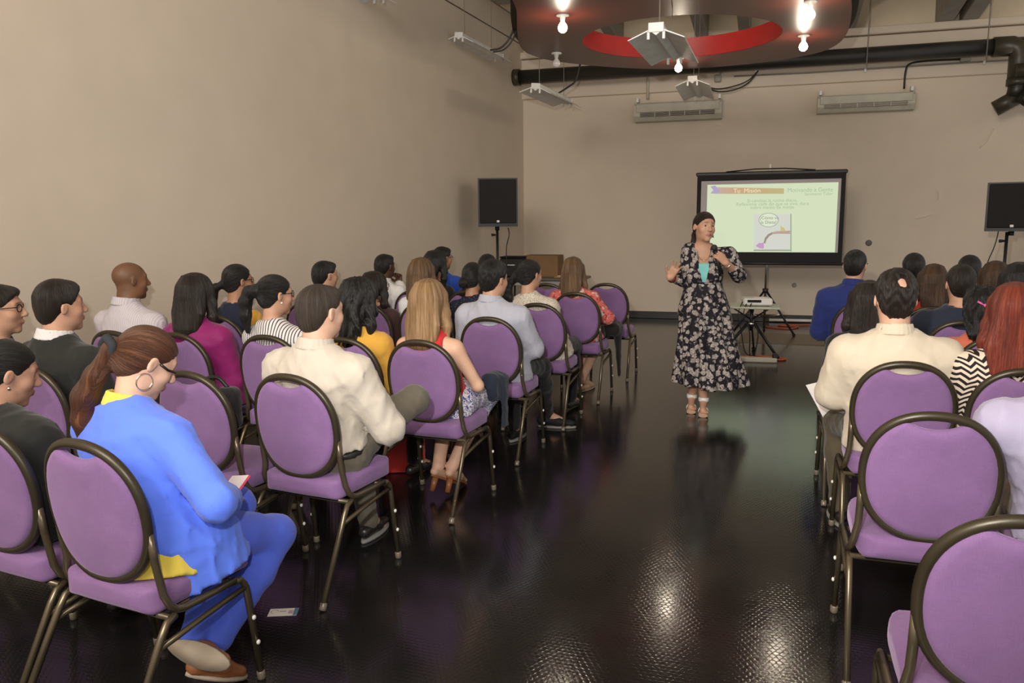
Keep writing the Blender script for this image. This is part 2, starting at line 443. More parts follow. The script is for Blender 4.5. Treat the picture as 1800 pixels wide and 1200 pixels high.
struct('trim_6', MB().box((0.6, BACK_Y - 0.06, BEAM_Z1 + 0.06), (9.4, 0.12, 0.10), 0.01), WALL)                             # ledge on its top
struct('wall_upper', MB().box((0.6, BACK_Y + 0.20, 4.95), (9.4, 0.15, 1.9)), WALL_UP)
struct('baseboard_back', MB().box((0.6, BACK_Y - 0.012, 0.055), (9.3, 0.024, 0.11), 0.006), BASEB)
bl = left_slab(0.012, 0.03, 0, 0.10); struct('baseboard_left', bl, BASEB)
struct('ceiling', MB().box((0.5, 6.0, 5.68), (10.6, 14.2, 0.12)), WALL_UP)
# sloping roof joists carrying the ceiling
def joist(x, y0, z0, y1, z1, w, h):
    a, b = arr((x, y0, z0)), arr((x, y1, z1)); d = b - a; L = np.linalg.norm(d); d /= L; R = np.stack([arr((1, 0, 0)), np.cross(d, (1, 0, 0)), d], 1)
    return MB().box((a + b) / 2, (w, h, L), 0.01, R)
for px, w in ((1659, 0.20), (1702, 0.20), (1490, 0.20), (1310, 0.16), (1235, 0.16), (1085, 0.16)):
    x = on_y(px, 50, BACK_Y)[0]; o = struct('ceiling_beam', joist(x, BACK_Y + 0.12, BEAM_Z1 + 0.32, 5.0, BEAM_Z1 + 1.15, w, 0.46), GREYBEAM)
for y, z, h_ in ((9.6, BEAM_Z1 + 0.55, 0.30), (11.2, BEAM_Z1 + 0.30, 0.16)):
    struct('ceiling_duct', MB().box((0.2, y, z + 0.3), (8.0, 0.30, h_), 0.01), GREYBEAM)
# screw holes, an old fixing and scuffs on the walls
def wall_mark(name, P, r, mt):
    part(name, MB().lathe([(r, 0), (r * 0.7, 0.004), (0, 0.004)], P, 12, rot_to((0, -1, 0))), mt, bpy.data.objects['wall_back'])
wall_mark('screw_hole', on_y(1396, 501, BACK_Y), 0.035, paint('old_plaster_ring', (0.33, 0.28, 0.23), 0.8))
wall_mark('wall_socket', on_y(1527, 427, BACK_Y), 0.045, paint('grey_wall_fixing', (0.13, 0.115, 0.12), 0.6))
part('nail_hole', MB().lathe([(0.013, 0), (0.008, 0.004), (0, 0.004)], on_x(278, 41, lx(4.2)), 8, rot_to((1, 0, 0))), BLACKM, wl)
SCUFF = paint('pale_scuff', (0.74, 0.66, 0.57), 0.8)
for pix in ([(1722, 260), (1734, 250), (1742, 236), (1747, 226)], [(1648, 352), (1650, 345), (1649, 336)], [(1610, 384), (1624, 381), (1638, 377)], [(1258, 218), (1268, 222)]):
    part('scuff_mark', MB().tube(smooth([on_y(x, y, BACK_Y + 0.001) for x, y in pix], 4), 0.022, 6, flat=(0.12, 1.0), up=(0, 1, 0)), SCUFF, bpy.data.objects['wall_back'])
# flat ochre strip on the floor in front of the back wall
a, b = on_z(1335, 595, 0), on_z(1452, 597, 0)
struct('trim_7', MB().box(((a[0] + b[0]) / 2, (a[1] + b[1]) / 2, 0.002), (b[0] - a[0] + 0.5, 0.95, 0.004)), paint('ochre_floor_strip', (0.085, 0.055, 0.020), 0.3))

# ---------------------------------------------------------------- banquet chair, built once and copied
def hoop_y(z, x=0.0): return -0.095 - (z - 0.455) * 0.135 + 0.55 * x * x
def hoop_pt(t, a, b, n=2.25, zc=0.690):
    c, s_ = math.cos(t), math.sin(t); x = a * math.copysign(abs(c) ** (2 / n), c); z = zc + b * math.copysign(abs(s_) ** (2 / n), s_)
    return (x, hoop_y(z, x), z)
def chair_parts():
    P = []                                                                   # (name, mesh, material, [sub-parts])
    s = SDF((-0.26, -0.16, 0.35), (0.26, 0.36, 0.52), 0.009)
    s.box((0, 0.105, 0.426), (0.212, 0.220, 0.042), 0.034, k=0.0); s.ell((0, 0.105, 0.436), (0.235, 0.24, 0.046), k=0.03)
    s.D = np.maximum(s.D, (np.abs(s.ax[0])[:, None, None] - 0.216 - 0 * s.ax[1][None, :, None] - 0 * s.ax[2][None, None, :]).astype(np.float32))
    X, Y = s.ax[0][:, None, None], s.ax[1][None, :, None]
    oct_ = ((np.abs(X) / 0.217) ** 5 + (np.abs(Y - 0.105) / 0.226) ** 5) ** 0.2; s.D = np.maximum(s.D, ((oct_ - 1) * 0.2 + 0 * s.ax[2][None, None, :]).astype(np.float32))
    P.append(('seat', s.mesh('seat'), PURPLE, [('seat_board', MB().box((0, 0.10, 0.380), (0.36, 0.36, 0.012), 0.004).mesh('seat_board'), BLACKM)]))
    # oval back pad with the hand gap below the top of the hoop
    s = SDF((-0.23, -0.22, 0.44), (0.23, -0.02, 0.94), 0.008)
    X, Y, Z = s.ax[0][:, None, None], s.ax[1][None, :, None], s.ax[2][None, None, :]
    rr = ((np.abs(X) / 0.200) ** 2.25 + (np.abs(Z - 0.684) / 0.207) ** 2.25) ** (1 / 2.25)
    edge = (rr - 1) * 0.20; gap = 0.030 - np.sqrt((X / 1.9) ** 2 + ((Z - 0.896) / 0.92) ** 2) * 0.62
    edge = np.maximum(edge, gap * 0.9); ymid = -0.095 - (Z - 0.455) * 0.135 + 0.55 * X * X
    th = np.abs(Y - ymid) - 0.0225; qx, qy = edge + 0.02, th + 0.02
    s.D = (np.sqrt(np.maximum(qx, 0) ** 2 + np.maximum(qy, 0) ** 2) + np.minimum(np.maximum(qx, qy), 0) - 0.02).astype(np.float32)
    P.append(('back_pad', s.mesh('back_pad'), PURPLE, []))
    N = 64
    hoop = [hoop_pt(2 * math.pi * i / N, 0.206, 0.212, zc=0.684) for i in range(N)]
    P.append(('back_hoop', MB().tube(hoop, 0.0165, 10, closed=True, flat=(0.95, 1.0), up=(0, 1, 0)).mesh('back_hoop'), BRONZE_D, []))
    for sx in (-1, 1):
        a = hoop_pt(math.radians(-22), 0.216, 0.222)
        up = [(sx * 0.207, hoop_y(0.64, .205), 0.640), (sx * 0.207, hoop_y(0.56, .2), 0.56), (sx * 0.208, hoop_y(0.50, .19) + 0.004, 0.50), (sx * 0.219, -0.074, 0.445), (sx * 0.225, -0.060, 0.412), (sx * 0.229, -0.040, 0.393), (sx * 0.230, -0.010, 0.385), (sx * 0.230, 0.10, 0.383), (sx * 0.230, 0.20, 0.383)]
        P.append(('side_frame', MB().tube(up, 0.0125, 8).mesh('side_frame'), BRONZE, []))
    for sx in (-1, 1):
        fl = [(sx * 0.230, 0.195, 0.383), (sx * 0.230, 0.222, 0.376), (sx * 0.231, 0.240, 0.355), (sx * 0.232, 0.247, 0.325), (sx * 0.238, 0.285, 0.020)]
        d = arr(fl[-1]) - arr(fl[-2]); R = rot_to(-d)
        subs = [('foot_glide', MB().lathe([(0.0120, -0.014), (0.0155, -0.008), (0.0150, 0.014), (0.0125, 0.018)], arr(fl[-1]) + (0, 0, -0.006), 10, R).mesh('foot_glide'), RUBBER)]
        for tt in (0.30, 0.60):
            q = arr(fl[3]) * (1 - tt) + arr(fl[4]) * tt
            subs.append(('bumper', MB().ball(q + (sx * 0.0135, 0, 0), (0.006, 0.0085, 0.0085), 8).mesh('bumper'), BUMPER))
        P.append(('leg', MB().tube(fl, 0.0120, 8).mesh('front_leg'), BRONZE, subs))
        rl = [(sx * 0.229, -0.045, 0.378), (sx * 0.230, -0.080, 0.365), (sx * 0.231, -0.105, 0.330), (sx * 0.238, -0.280, 0.020)]
        d = arr(rl[-1]) - arr(rl[-2]); R = rot_to(-d)
        P.append(('leg', MB().tube(rl, 0.0120, 8).mesh('rear_leg'), BRONZE, [('foot_glide', MB().lathe([(0.0120, -0.014), (0.0155, -0.008), (0.0150, 0.014), (0.0125, 0.018)], arr(rl[-1]) + (0, 0, -0.006), 10, R).mesh('foot_glide'), RUBBER)]))
        st = [(sx * 0.232, -0.122, 0.300), (sx * 0.233, 0.06, 0.325), (sx * 0.233, 0.250, 0.345)]
        P.append(('stretcher', MB().tube(st, 0.0095, 8).mesh('stretcher'), BRONZE, []))
    P.append(('crossbar', MB().tube([(-0.229, -0.066, 0.376), (0.229, -0.066, 0.376)], 0.0105, 8).mesh('rear_crossbar'), BRONZE, []))
    P.append(('crossbar', MB().tube([(-0.230, 0.205, 0.372), (0.230, 0.205, 0.372)], 0.0100, 8).mesh('front_crossbar'), BRONZE, []))
    return P
CHAIR = chair_parts()
CHAIR_Z = 1.04                                                               # the photographed chairs are 0.96 m tall
for me in [q[1] for q in CHAIR] + [q[1] for p in CHAIR for q in p[3]]: me.transform(Matrix.Diagonal((1, 1, CHAIR_Z, 1)))
for _, me, mt, subs in CHAIR:
    me.materials.append(mt)
    for _, m2, mt2 in subs: m2.materials.append(mt2)
CHAIRS = {}
def chair(key, x, y, heading, label):
    t = thing('banquet_chair', label, 'chair', (x, y, 0), -rad(heading), 'purple round-backed banquet chairs')
    for nm, me, mt, subs in CHAIR:
        p = link(nm, me, None, t)
        for n2, m2, _ in subs: link(n2, m2, None, p)
    CHAIRS[key] = (x, y, heading); return t

# ---------------------------------------------------------------- people
def skin_mat(name, c, lip, brow):
    t = NT(name, 0.52, 0.35); o = t.obj(); mk = t.sep(t.attr('mark'))
    n = t.noise(o, 18, 4)
    base = t.ramp(n, [(0.3, tuple(x * 0.92 for x in c)), (0.7, tuple(min(1, x * 1.07) for x in c))])
    t.color(t.mix(mk[1], t.mix(mk[0], base, lip), brow))
    t.b.inputs['Subsurface Weight'].default_value = 0.06; t.b.inputs['Subsurface Radius'].default_value = (0.01, 0.004, 0.002)
    t.bump(t.noise(o, 300, 2), 0.06, 0.002); return t.m
SKIN = {
    'fair': skin_mat('fair_skin', (0.60, 0.36, 0.25), (0.40, 0.15, 0.13), (0.06, 0.035, 0.02)),
    'light': skin_mat('light_skin', (0.50, 0.275, 0.18), (0.34, 0.12, 0.10), (0.04, 0.024, 0.015)),
    'tan': skin_mat('tan_skin', (0.36, 0.18, 0.105), (0.27, 0.09, 0.07), (0.025, 0.016, 0.011)),
    'brown': skin_mat('brown_skin', (0.21, 0.098, 0.050), (0.16, 0.060, 0.045), (0.045, 0.028, 0.018)),
    'dark': skin_mat('dark_brown_skin', (0.085, 0.038, 0.020), (0.08, 0.03, 0.025), (0.010, 0.007, 0.006)),
}
def hair_mat(name, lo, mid, hi, rough=0.44):
    t = NT(name, rough, 0.5); st = t.attr('strand')
    a = t.noise(t.scale(st, (150, 5, 1)), 1.0, 3, 0.6); b = t.noise(t.scale(st, (45, 3, 1)), 1.0, 2)
    k = t.math('ADD', t.math('MULTIPLY', a, 0.6), t.math('MULTIPLY', b, 0.4)); c = t.noise(t.scale(st, (900, 12, 1)), 1.0, 2)
    t.color(t.ramp(t.math('ADD', t.math('MULTIPLY', k, 0.75), t.math('MULTIPLY', c, 0.25)), [(0.34, lo), (0.52, mid), (0.68, hi)]))
    t.b.inputs['Specular IOR Level'].default_value = 0.32; t.b.inputs['Sheen Weight'].default_value = 0.02
    t.bump(t.math('ADD', c, t.math('MULTIPLY', a, 0.7)), 0.8, 0.005)
    return t.m
HAIR = {
    'black': hair_mat('black_hair', (0.004, 0.0035, 0.0035), (0.008, 0.007, 0.0065), (0.020, 0.017, 0.015), 0.40),
    'dark': hair_mat('dark_brown_hair', (0.007, 0.0045, 0.0035), (0.014, 0.009, 0.0065), (0.034, 0.022, 0.015), 0.44),
    'brown': hair_mat('brown_hair', (0.022, 0.011, 0.006), (0.055, 0.028, 0.014), (0.12, 0.066, 0.034)),
    'auburn': hair_mat('reddish_brown_hair', (0.028, 0.010, 0.005), (0.075, 0.026, 0.011), (0.21, 0.090, 0.040), 0.40),
    'blonde': hair_mat('streaked_blonde_hair', (0.10, 0.052, 0.020), (0.27, 0.155, 0.070), (0.47, 0.32, 0.18), 0.46),
    'dkblonde': hair_mat('light_brown_streaked_hair', (0.045, 0.022, 0.010), (0.13, 0.072, 0.034), (0.27, 0.175, 0.095), 0.46),
    'red': hair_mat('dyed_red_hair', (0.05, 0.008, 0.005), (0.17, 0.026, 0.012), (0.34, 0.080, 0.038), 0.42),
    'salt': hair_mat('brown_greying_short_hair', (0.016, 0.010, 0.007), (0.036, 0.024, 0.016), (0.080, 0.056, 0.038), 0.6),
}
def pattern(name, fn, rough=0.8):
    t = NT(name, rough, 0.25); o = t.obj(); t.color(fn(t, o)); t.bump(t.noise(o, 60, 3), 0.2, 0.004); return t.m
def stripes(w, a, b, ax=0, duty=0.5, warp=0.004):
    def fn(t, o):
        s = t.sep(o); x = t.math('ADD', s[ax], t.math('MULTIPLY', t.noise(o, 9, 2), warp))
        f = t.math('FRACT', t.math('DIVIDE', t.math('ADD', x, 10.0), w)); return t.mix(t.math('GREATER_THAN', f, duty), a, b)
    return fn
def chevrons(t, o):
    s = t.sep(o); x = t.math('ADD', s[0], t.math('ADD', t.math('MULTIPLY', s[1], 0.6), 10.0))
    z = t.math('ADD', s[2], t.math('MULTIPLY', t.math('PINGPONG', x, 0.024), 0.9))
    f = t.math('FRACT', t.math('DIVIDE', t.math('ADD', z, 3.0), 0.026)); return t.mix(t.math('GREATER_THAN', f, 0.50), (0.70, 0.58, 0.47), (0.018, 0.013, 0.011))
def blossoms(bg, petals, cell, thr=0.42, leaf=None):
    def fn(t, o):
        w = t.vmath('ADD', o, t.scale(t.node('ShaderNodeTexNoise').outputs['Color'], (0.012, 0.012, 0.012)))
        v = t.node('ShaderNodeTexVoronoi', feature='F1'); t.link(w, v.inputs['Vector']); v.inputs['Scale'].default_value = 1 / cell; v.inputs['Randomness'].default_value = 0.95
        e = t.noise(o, 2.2 / cell, 3, 0.6)
        d = t.math('ADD', v.outputs['Distance'], t.math('MULTIPLY', t.math('SUBTRACT', e, 0.5), 0.75))
        v2 = t.node('ShaderNodeTexVoronoi', feature='F1'); t.link(o, v2.inputs['Vector']); v2.inputs['Scale'].default_value = 3.0 / cell
        pet = t.ramp(v2.outputs['Distance'], [(0.0, petals[0]), (0.55, petals[1])])
        c = t.mix(t.math('LESS_THAN', d, thr), bg, pet)
        if leaf: c = t.mix(t.math('MULTIPLY', t.math('GREATER_THAN', t.noise(o, 1.6 / cell, 2), 0.60), t.math('GREATER_THAN', d, thr)), c, leaf)
        return c
    return fn
def swirls(bg, fgc, cell, w=0.5):
    def fn(t, o):
        n = t.noise(o, 1 / cell, 3, 0.55); f = t.math('FRACT', t.math('MULTIPLY', n, 7.0)); return t.mix(t.math('GREATER_THAN', f, w), bg, fgc)
    return fn
CREAM = cloth('cream_shirt_cotton', (0.62, 0.535, 0.41)); OFFW = cloth('ivory_shirt_cotton', (0.50, 0.44, 0.365)); WHITEC = cloth('white_cotton', (0.66, 0.63, 0.62))
DKSUIT = cloth('charcoal_suit_wool', (0.018, 0.018, 0.016), bump=0.15); BLKC = cloth('black_cloth', (0.011, 0.010, 0.011)); NAVY = cloth('dark_navy_cloth', (0.013, 0.017, 0.036))
BLUE = cloth('royal_blue_jersey', (0.105, 0.20, 0.83), var=0.03); BLUEP = cloth('royal_blue_trouser', (0.070, 0.115, 0.58)); YELLOW = cloth('lemon_yellow_blouse', (0.72, 0.55, 0.08)); MUST = cloth('mustard_cotton', (0.58, 0.31, 0.045))
MAGENTA = cloth('magenta_satin', (0.22, 0.010, 0.105), 0.6); RED = cloth('bright_red_jersey', (0.55, 0.025, 0.028)); MAROON = cloth('dark_maroon_knit', (0.045, 0.020, 0.018)); GREYBL = cloth('pale_blue_grey_shirt', (0.40, 0.40, 0.46))
NAVYJ = cloth('royal_navy_jacket', (0.018, 0.030, 0.145)); CORAL = cloth('coral_blouse', (0.62, 0.16, 0.09)); LAV = cloth('pale_lavender_shirt', (0.40, 0.36, 0.50)); TAUPE = cloth('taupe_trousers', (0.115, 0.098, 0.072)); KHAKI = cloth('dark_khaki_trousers', (0.075, 0.058, 0.036))
GREYTR = cloth('grey_striped_trousers', (0.20, 0.18, 0.145)); BLUES = cloth('bright_blue_shirt', (0.02, 0.06, 0.34)); RUST = cloth('deep_red_blouse', (0.38, 0.03, 0.02)); SLATE = cloth('slate_navy_cloth', (0.020, 0.026, 0.046))
LEATHER = paint('black_shoe_leather', (0.016, 0.014, 0.013), 0.35, 0.5); NUDE = paint('nude_shoe_leather', (0.45, 0.28, 0.18), 0.4); TANL = paint('tan_shoe_leather', (0.23, 0.085, 0.030), 0.35); SOLE = paint('worn_sole', (0.34, 0.27, 0.20), 0.8); GREYSOLE = paint('grey_rubber_sole', (0.22, 0.21, 0.20), 0.7)
PSTRIPE = pattern('grey_pinstripe_shirt', stripes(0.012, (0.55, 0.50, 0.50), (0.44, 0.40, 0.46), 0, 0.55)); BSTRIPE = pattern('black_white_striped_top', stripes(0.017, (0.66, 0.62, 0.60), (0.055, 0.05, 0.06), 0, 0.66, 0.006)); CHEV = pattern('black_cream_chevron_knit', chevrons)
DOTS = pattern('navy_dotted_dress', blossoms((0.010, 0.012, 0.024), ((0.20, 0.20, 0.22), (0.16, 0.16, 0.2)), 0.016, 0.16)); FLORALC = pattern('coral_floral_blouse', blossoms((0.62, 0.14, 0.12), ((0.72, 0.62, 0.55), (0.55, 0.45, 0.38)), 0.040, 0.36, (0.30, 0.03, 0.04)))
SWIRL = pattern('blue_white_swirl_skirt', swirls((0.68, 0.64, 0.66), (0.050, 0.060, 0.30), 0.036, 0.66)); CREAMP = pattern('cream_motif_blouse', swirls((0.64, 0.58, 0.49), (0.34, 0.28, 0.21), 0.032, 0.72)); DRESS = pattern('black_white_floral_dress', blossoms((0.012, 0.010, 0.014), ((0.64, 0.56, 0.50), (0.26, 0.225, 0.21)), 0.041, 0.49, (0.085, 0.072, 0.085)))
TEAL = cloth('turquoise_camisole', (0.20, 0.54, 0.52)); GOLD = paint('silver_gold_jewellery', (0.75, 0.66, 0.52), 0.2, 0.5, 1.0); FRAME = paint('dark_spectacle_frame', (0.012, 0.010, 0.010), 0.3)
EYE = NT('eye_surface', 0.15, 0.5); _o = EYE.obj(); _s = EYE.sep(_o)
EYE.color(EYE.ramp(EYE.math('MULTIPLY', _s[1], 80.0), [(0.0, (0.40, 0.34, 0.31)), (0.76, (0.028, 0.015, 0.009)), (0.935, (0.004, 0.004, 0.004))], 'CONSTANT')); EYE = EYE.m
EYE_ME = MB().ball((0, 0, 0), 0.0125, 16).mesh('eyeball'); EYE_ME.materials.append(EYE)

def Rz(a): c, s = math.cos(a), math.sin(a); return arr([[c, -s, 0], [s, c, 0], [0, 0, 1]])
def Rx(a): c, s = math.cos(a), math.sin(a); return arr([[1, 0, 0], [0, c, -s], [0, s, c]])
def Ry(a): c, s = math.cos(a), math.sin(a); return arr([[c, 0, s], [0, 1, 0], [-s, 0, c]])

class Head:
    def __init__(s, c, R, k=1.0): s.c, s.R, s.k = arr(c), R, k
    def p(s, x, y, z): return s.c + s.R @ (arr((x, y, z)) * s.k)
    def inv(s, V): return ((V - s.c) @ s.R) / s.k
    def ell(s, F, c, r, k=0.02, op='add', R=None): F.ell(s.p(*c), arr(r) * s.k, s.R if R is None else s.R @ R, k, op)
    def cap(s, F, a, b, ra, rb=None, k=0.01, op='add'): F.cap(s.p(*a), s.p(*b), ra * s.k, (ra if rb is None else rb) * s.k, k, op)
def add_head(F, H, sex):
    f = sex == 'f'; j = 0.92 if f else 1.0
    H.ell(F, (0, -0.012, 0.034), (0.075, 0.095, 0.080)); H.ell(F, (0, 0.020, -0.012), (0.064 * j, 0.070, 0.086), 0.03)
    H.ell(F, (0, 0.026, -0.062), (0.050 * j, 0.054, 0.043), 0.03); H.ell(F, (0, 0.066, -0.097), (0.017, 0.016, 0.014), 0.025)
    for sx in (-1, 1):
        H.ell(F, (sx * 0.040, 0.054, -0.022), (0.021, 0.021, 0.020), 0.025)
        H.cap(F, (sx * 0.010, 0.083, 0.033), (sx * 0.043, 0.070, 0.032), 0.008, 0.007, 0.016)
        H.ell(F, (sx * 0.031, 0.092, 0.012), (0.017, 0.014, 0.010), 0.012, 'sub')
        H.cap(F, (sx * 0.018, 0.0790, 0.0195), (sx * 0.044, 0.0725, 0.0175), 0.0052, 0.0048, 0.005); H.cap(F, (sx * 0.019, 0.0775, 0.0035), (sx * 0.043, 0.0720, 0.0045), 0.0038, 0.0036, 0.005)
        H.ell(F, (sx * 0.0095, 0.098, -0.026), (0.0085, 0.009, 0.0075), 0.008)
        H.ell(F, (sx * 0.079, -0.010, 0.000), (0.0070, 0.017, 0.0275), 0.008, R=Rz(sx * 0.35) @ Rx(-0.2)); H.ell(F, (sx * 0.087, -0.004, 0.004), (0.005, 0.008, 0.014), 0.006, 'sub', R=Rz(sx * 0.35))
    H.cap(F, (0, 0.084, 0.020), (0, 0.108, -0.020), 0.0072, 0.0105, 0.014)
    for sx in (-1, 1):
        H.cap(F, (0, 0.0925, -0.0515), (sx * 0.021, 0.0815, -0.0555), 0.0050, 0.0030, 0.006); H.cap(F, (0, 0.0895, -0.0620), (sx * 0.019, 0.081, -0.0580), 0.0058, 0.0034, 0.006)
def face_marks(H, sex, stubble=0.0, beard=0.0):
    def fn(V):
        q = H.inv(V); x, y, z = q.T; out = np.zeros((len(V), 3))
        lip = np.exp(-((np.abs(x) / 0.023) ** 4 + ((z + 0.057) / 0.0105) ** 4)) * (y > 0.07); out[:, 0] = lip * (0.95 if sex == 'f' else 0.45)
        bw = np.exp(-(((np.abs(x) - 0.029) / 0.019) ** 4 + ((z - 0.036 + 0.12 * (np.abs(x) - 0.029)) / 0.0048) ** 2)) * (y > 0.05); out[:, 1] = bw * 0.85
        if stubble: out[:, 1] = np.maximum(out[:, 1], stubble * (1 / (1 + np.exp((0.78 * y - 0.62 * z - 0.010) / 0.005))) * (z > -0.09))
        if beard:
            b = np.exp(-((x / 0.034) ** 4 + ((z + 0.085) / 0.022) ** 4)) * (y > 0.045); b = np.maximum(b, np.exp(-((np.abs(x) / 0.028) ** 4 + ((z + 0.042) / 0.006) ** 4)) * (y > 0.07)); out[:, 1] = np.maximum(out[:, 1], b * beard * (1 - lip))
        return out
    return fn
def hand(F, Wp, d, n, L=0.175, curl=0.35, side=1, k=0.006, spread=0.10, wr=0.026):
    """palm and five fingers from the wrist Wp along d; n is the back-of-hand normal; side=+1 puts the thumb on n x d"""
    Wp, d, n = arr(Wp), arr(d), arr(n); d /= np.linalg.norm(d); n = n - d * (n @ d); n /= np.linalg.norm(n); s_ = np.cross(n, d) * side; k_ = L / 0.175
    base = Wp + d * 0.012
    for u in (-0.026, -0.009, 0.009, 0.026): F.cap(base + s_ * u * 0.7 * k_, Wp + (d * 0.082 + s_ * u) * k_, 0.0150 * k_, 0.0120 * k_, 0.010)
    for i, (u, l) in enumerate(((0.029, 0.070), (0.010, 0.080), (-0.010, 0.074), (-0.028, 0.058))):
        p = Wp + (d * 0.084 + s_ * u) * k_; a = d + s_ * (spread * (1.5 - i) * 0.6); a /= np.linalg.norm(a); c = curl * (1 + 0.12 * i); r = 0.0088 * k_
        for seg, fr in enumerate((0.45, 0.30, 0.25)):
            ang = c * (0.7 + seg * 0.75); v = a * math.cos(ang) - n * math.sin(ang); q = p + v * l * fr * k_; F.cap(p, q, r, r * 0.91, k * 0.6); p, r = q, r * 0.91
    p = Wp + (d * 0.022 + s_ * 0.022) * k_; v = d * 0.62 + s_ * 0.72 - n * 0.30 * (1 + curl); v /= np.linalg.norm(v); q = p + v * 0.046 * k_; F.cap(p, q, 0.0140 * k_, 0.0105 * k_, k); v2 = d * 0.85 + s_ * 0.30 - n * 0.45 * (0.6 + curl); v2 /= np.linalg.norm(v2); F.cap(q, q + v2 * 0.036 * k_, 0.0102 * k_, 0.0085 * k_, k * 0.6)
def folds(seed, amp, size=0.09):
    r = random.Random(seed); ks = []
    for i in range(5):
        a, e = r.uniform(0, math.pi), r.uniform(-0.7, 0.7); kk = 2 * math.pi / (size * r.uniform(0.45, 1.3)); ks.append((kk * math.cos(a) * math.cos(e), kk * math.sin(a) * math.cos(e), kk * math.sin(e), r.uniform(0, 6), r.uniform(10, 24), r.uniform(10, 24), r.uniform(0, 6)))
    def fn(x, y, z):
        o = 0
        for a, b, c, p, g, h, q in ks: s_ = np.sin(0.5 * (a * x + b * y + c * z) + p + 1.5 * np.sin(0.6 * (g * z + h * x) + q) + 1.1 * np.sin(0.6 * (h * y - g * x) + p)); o = o + (1 - np.abs(s_)) ** 3 - 0.3
        return (-o * amp * 0.9).astype(np.float32)
    return fn
TORSO = {'m': dict(ts=[0, .12, .30, .45, .62, .76, .87, .94, 1.0], rx=[.172, .172, .155, .152, .166, .168, .128, .086, .058], ry=[.118, .120, .108, .106, .118, .112, .088, .070, .056]),
         'f': dict(ts=[0, .12, .30, .45, .62, .76, .87, .94, 1.0], rx=[.178, .180, .148, .136, .146, .146, .110, .072, .050], ry=[.120, .124, .100, .096, .112, .104, .078, .060, .048])}
NOBASE = {'m': 0, 'f': 0}

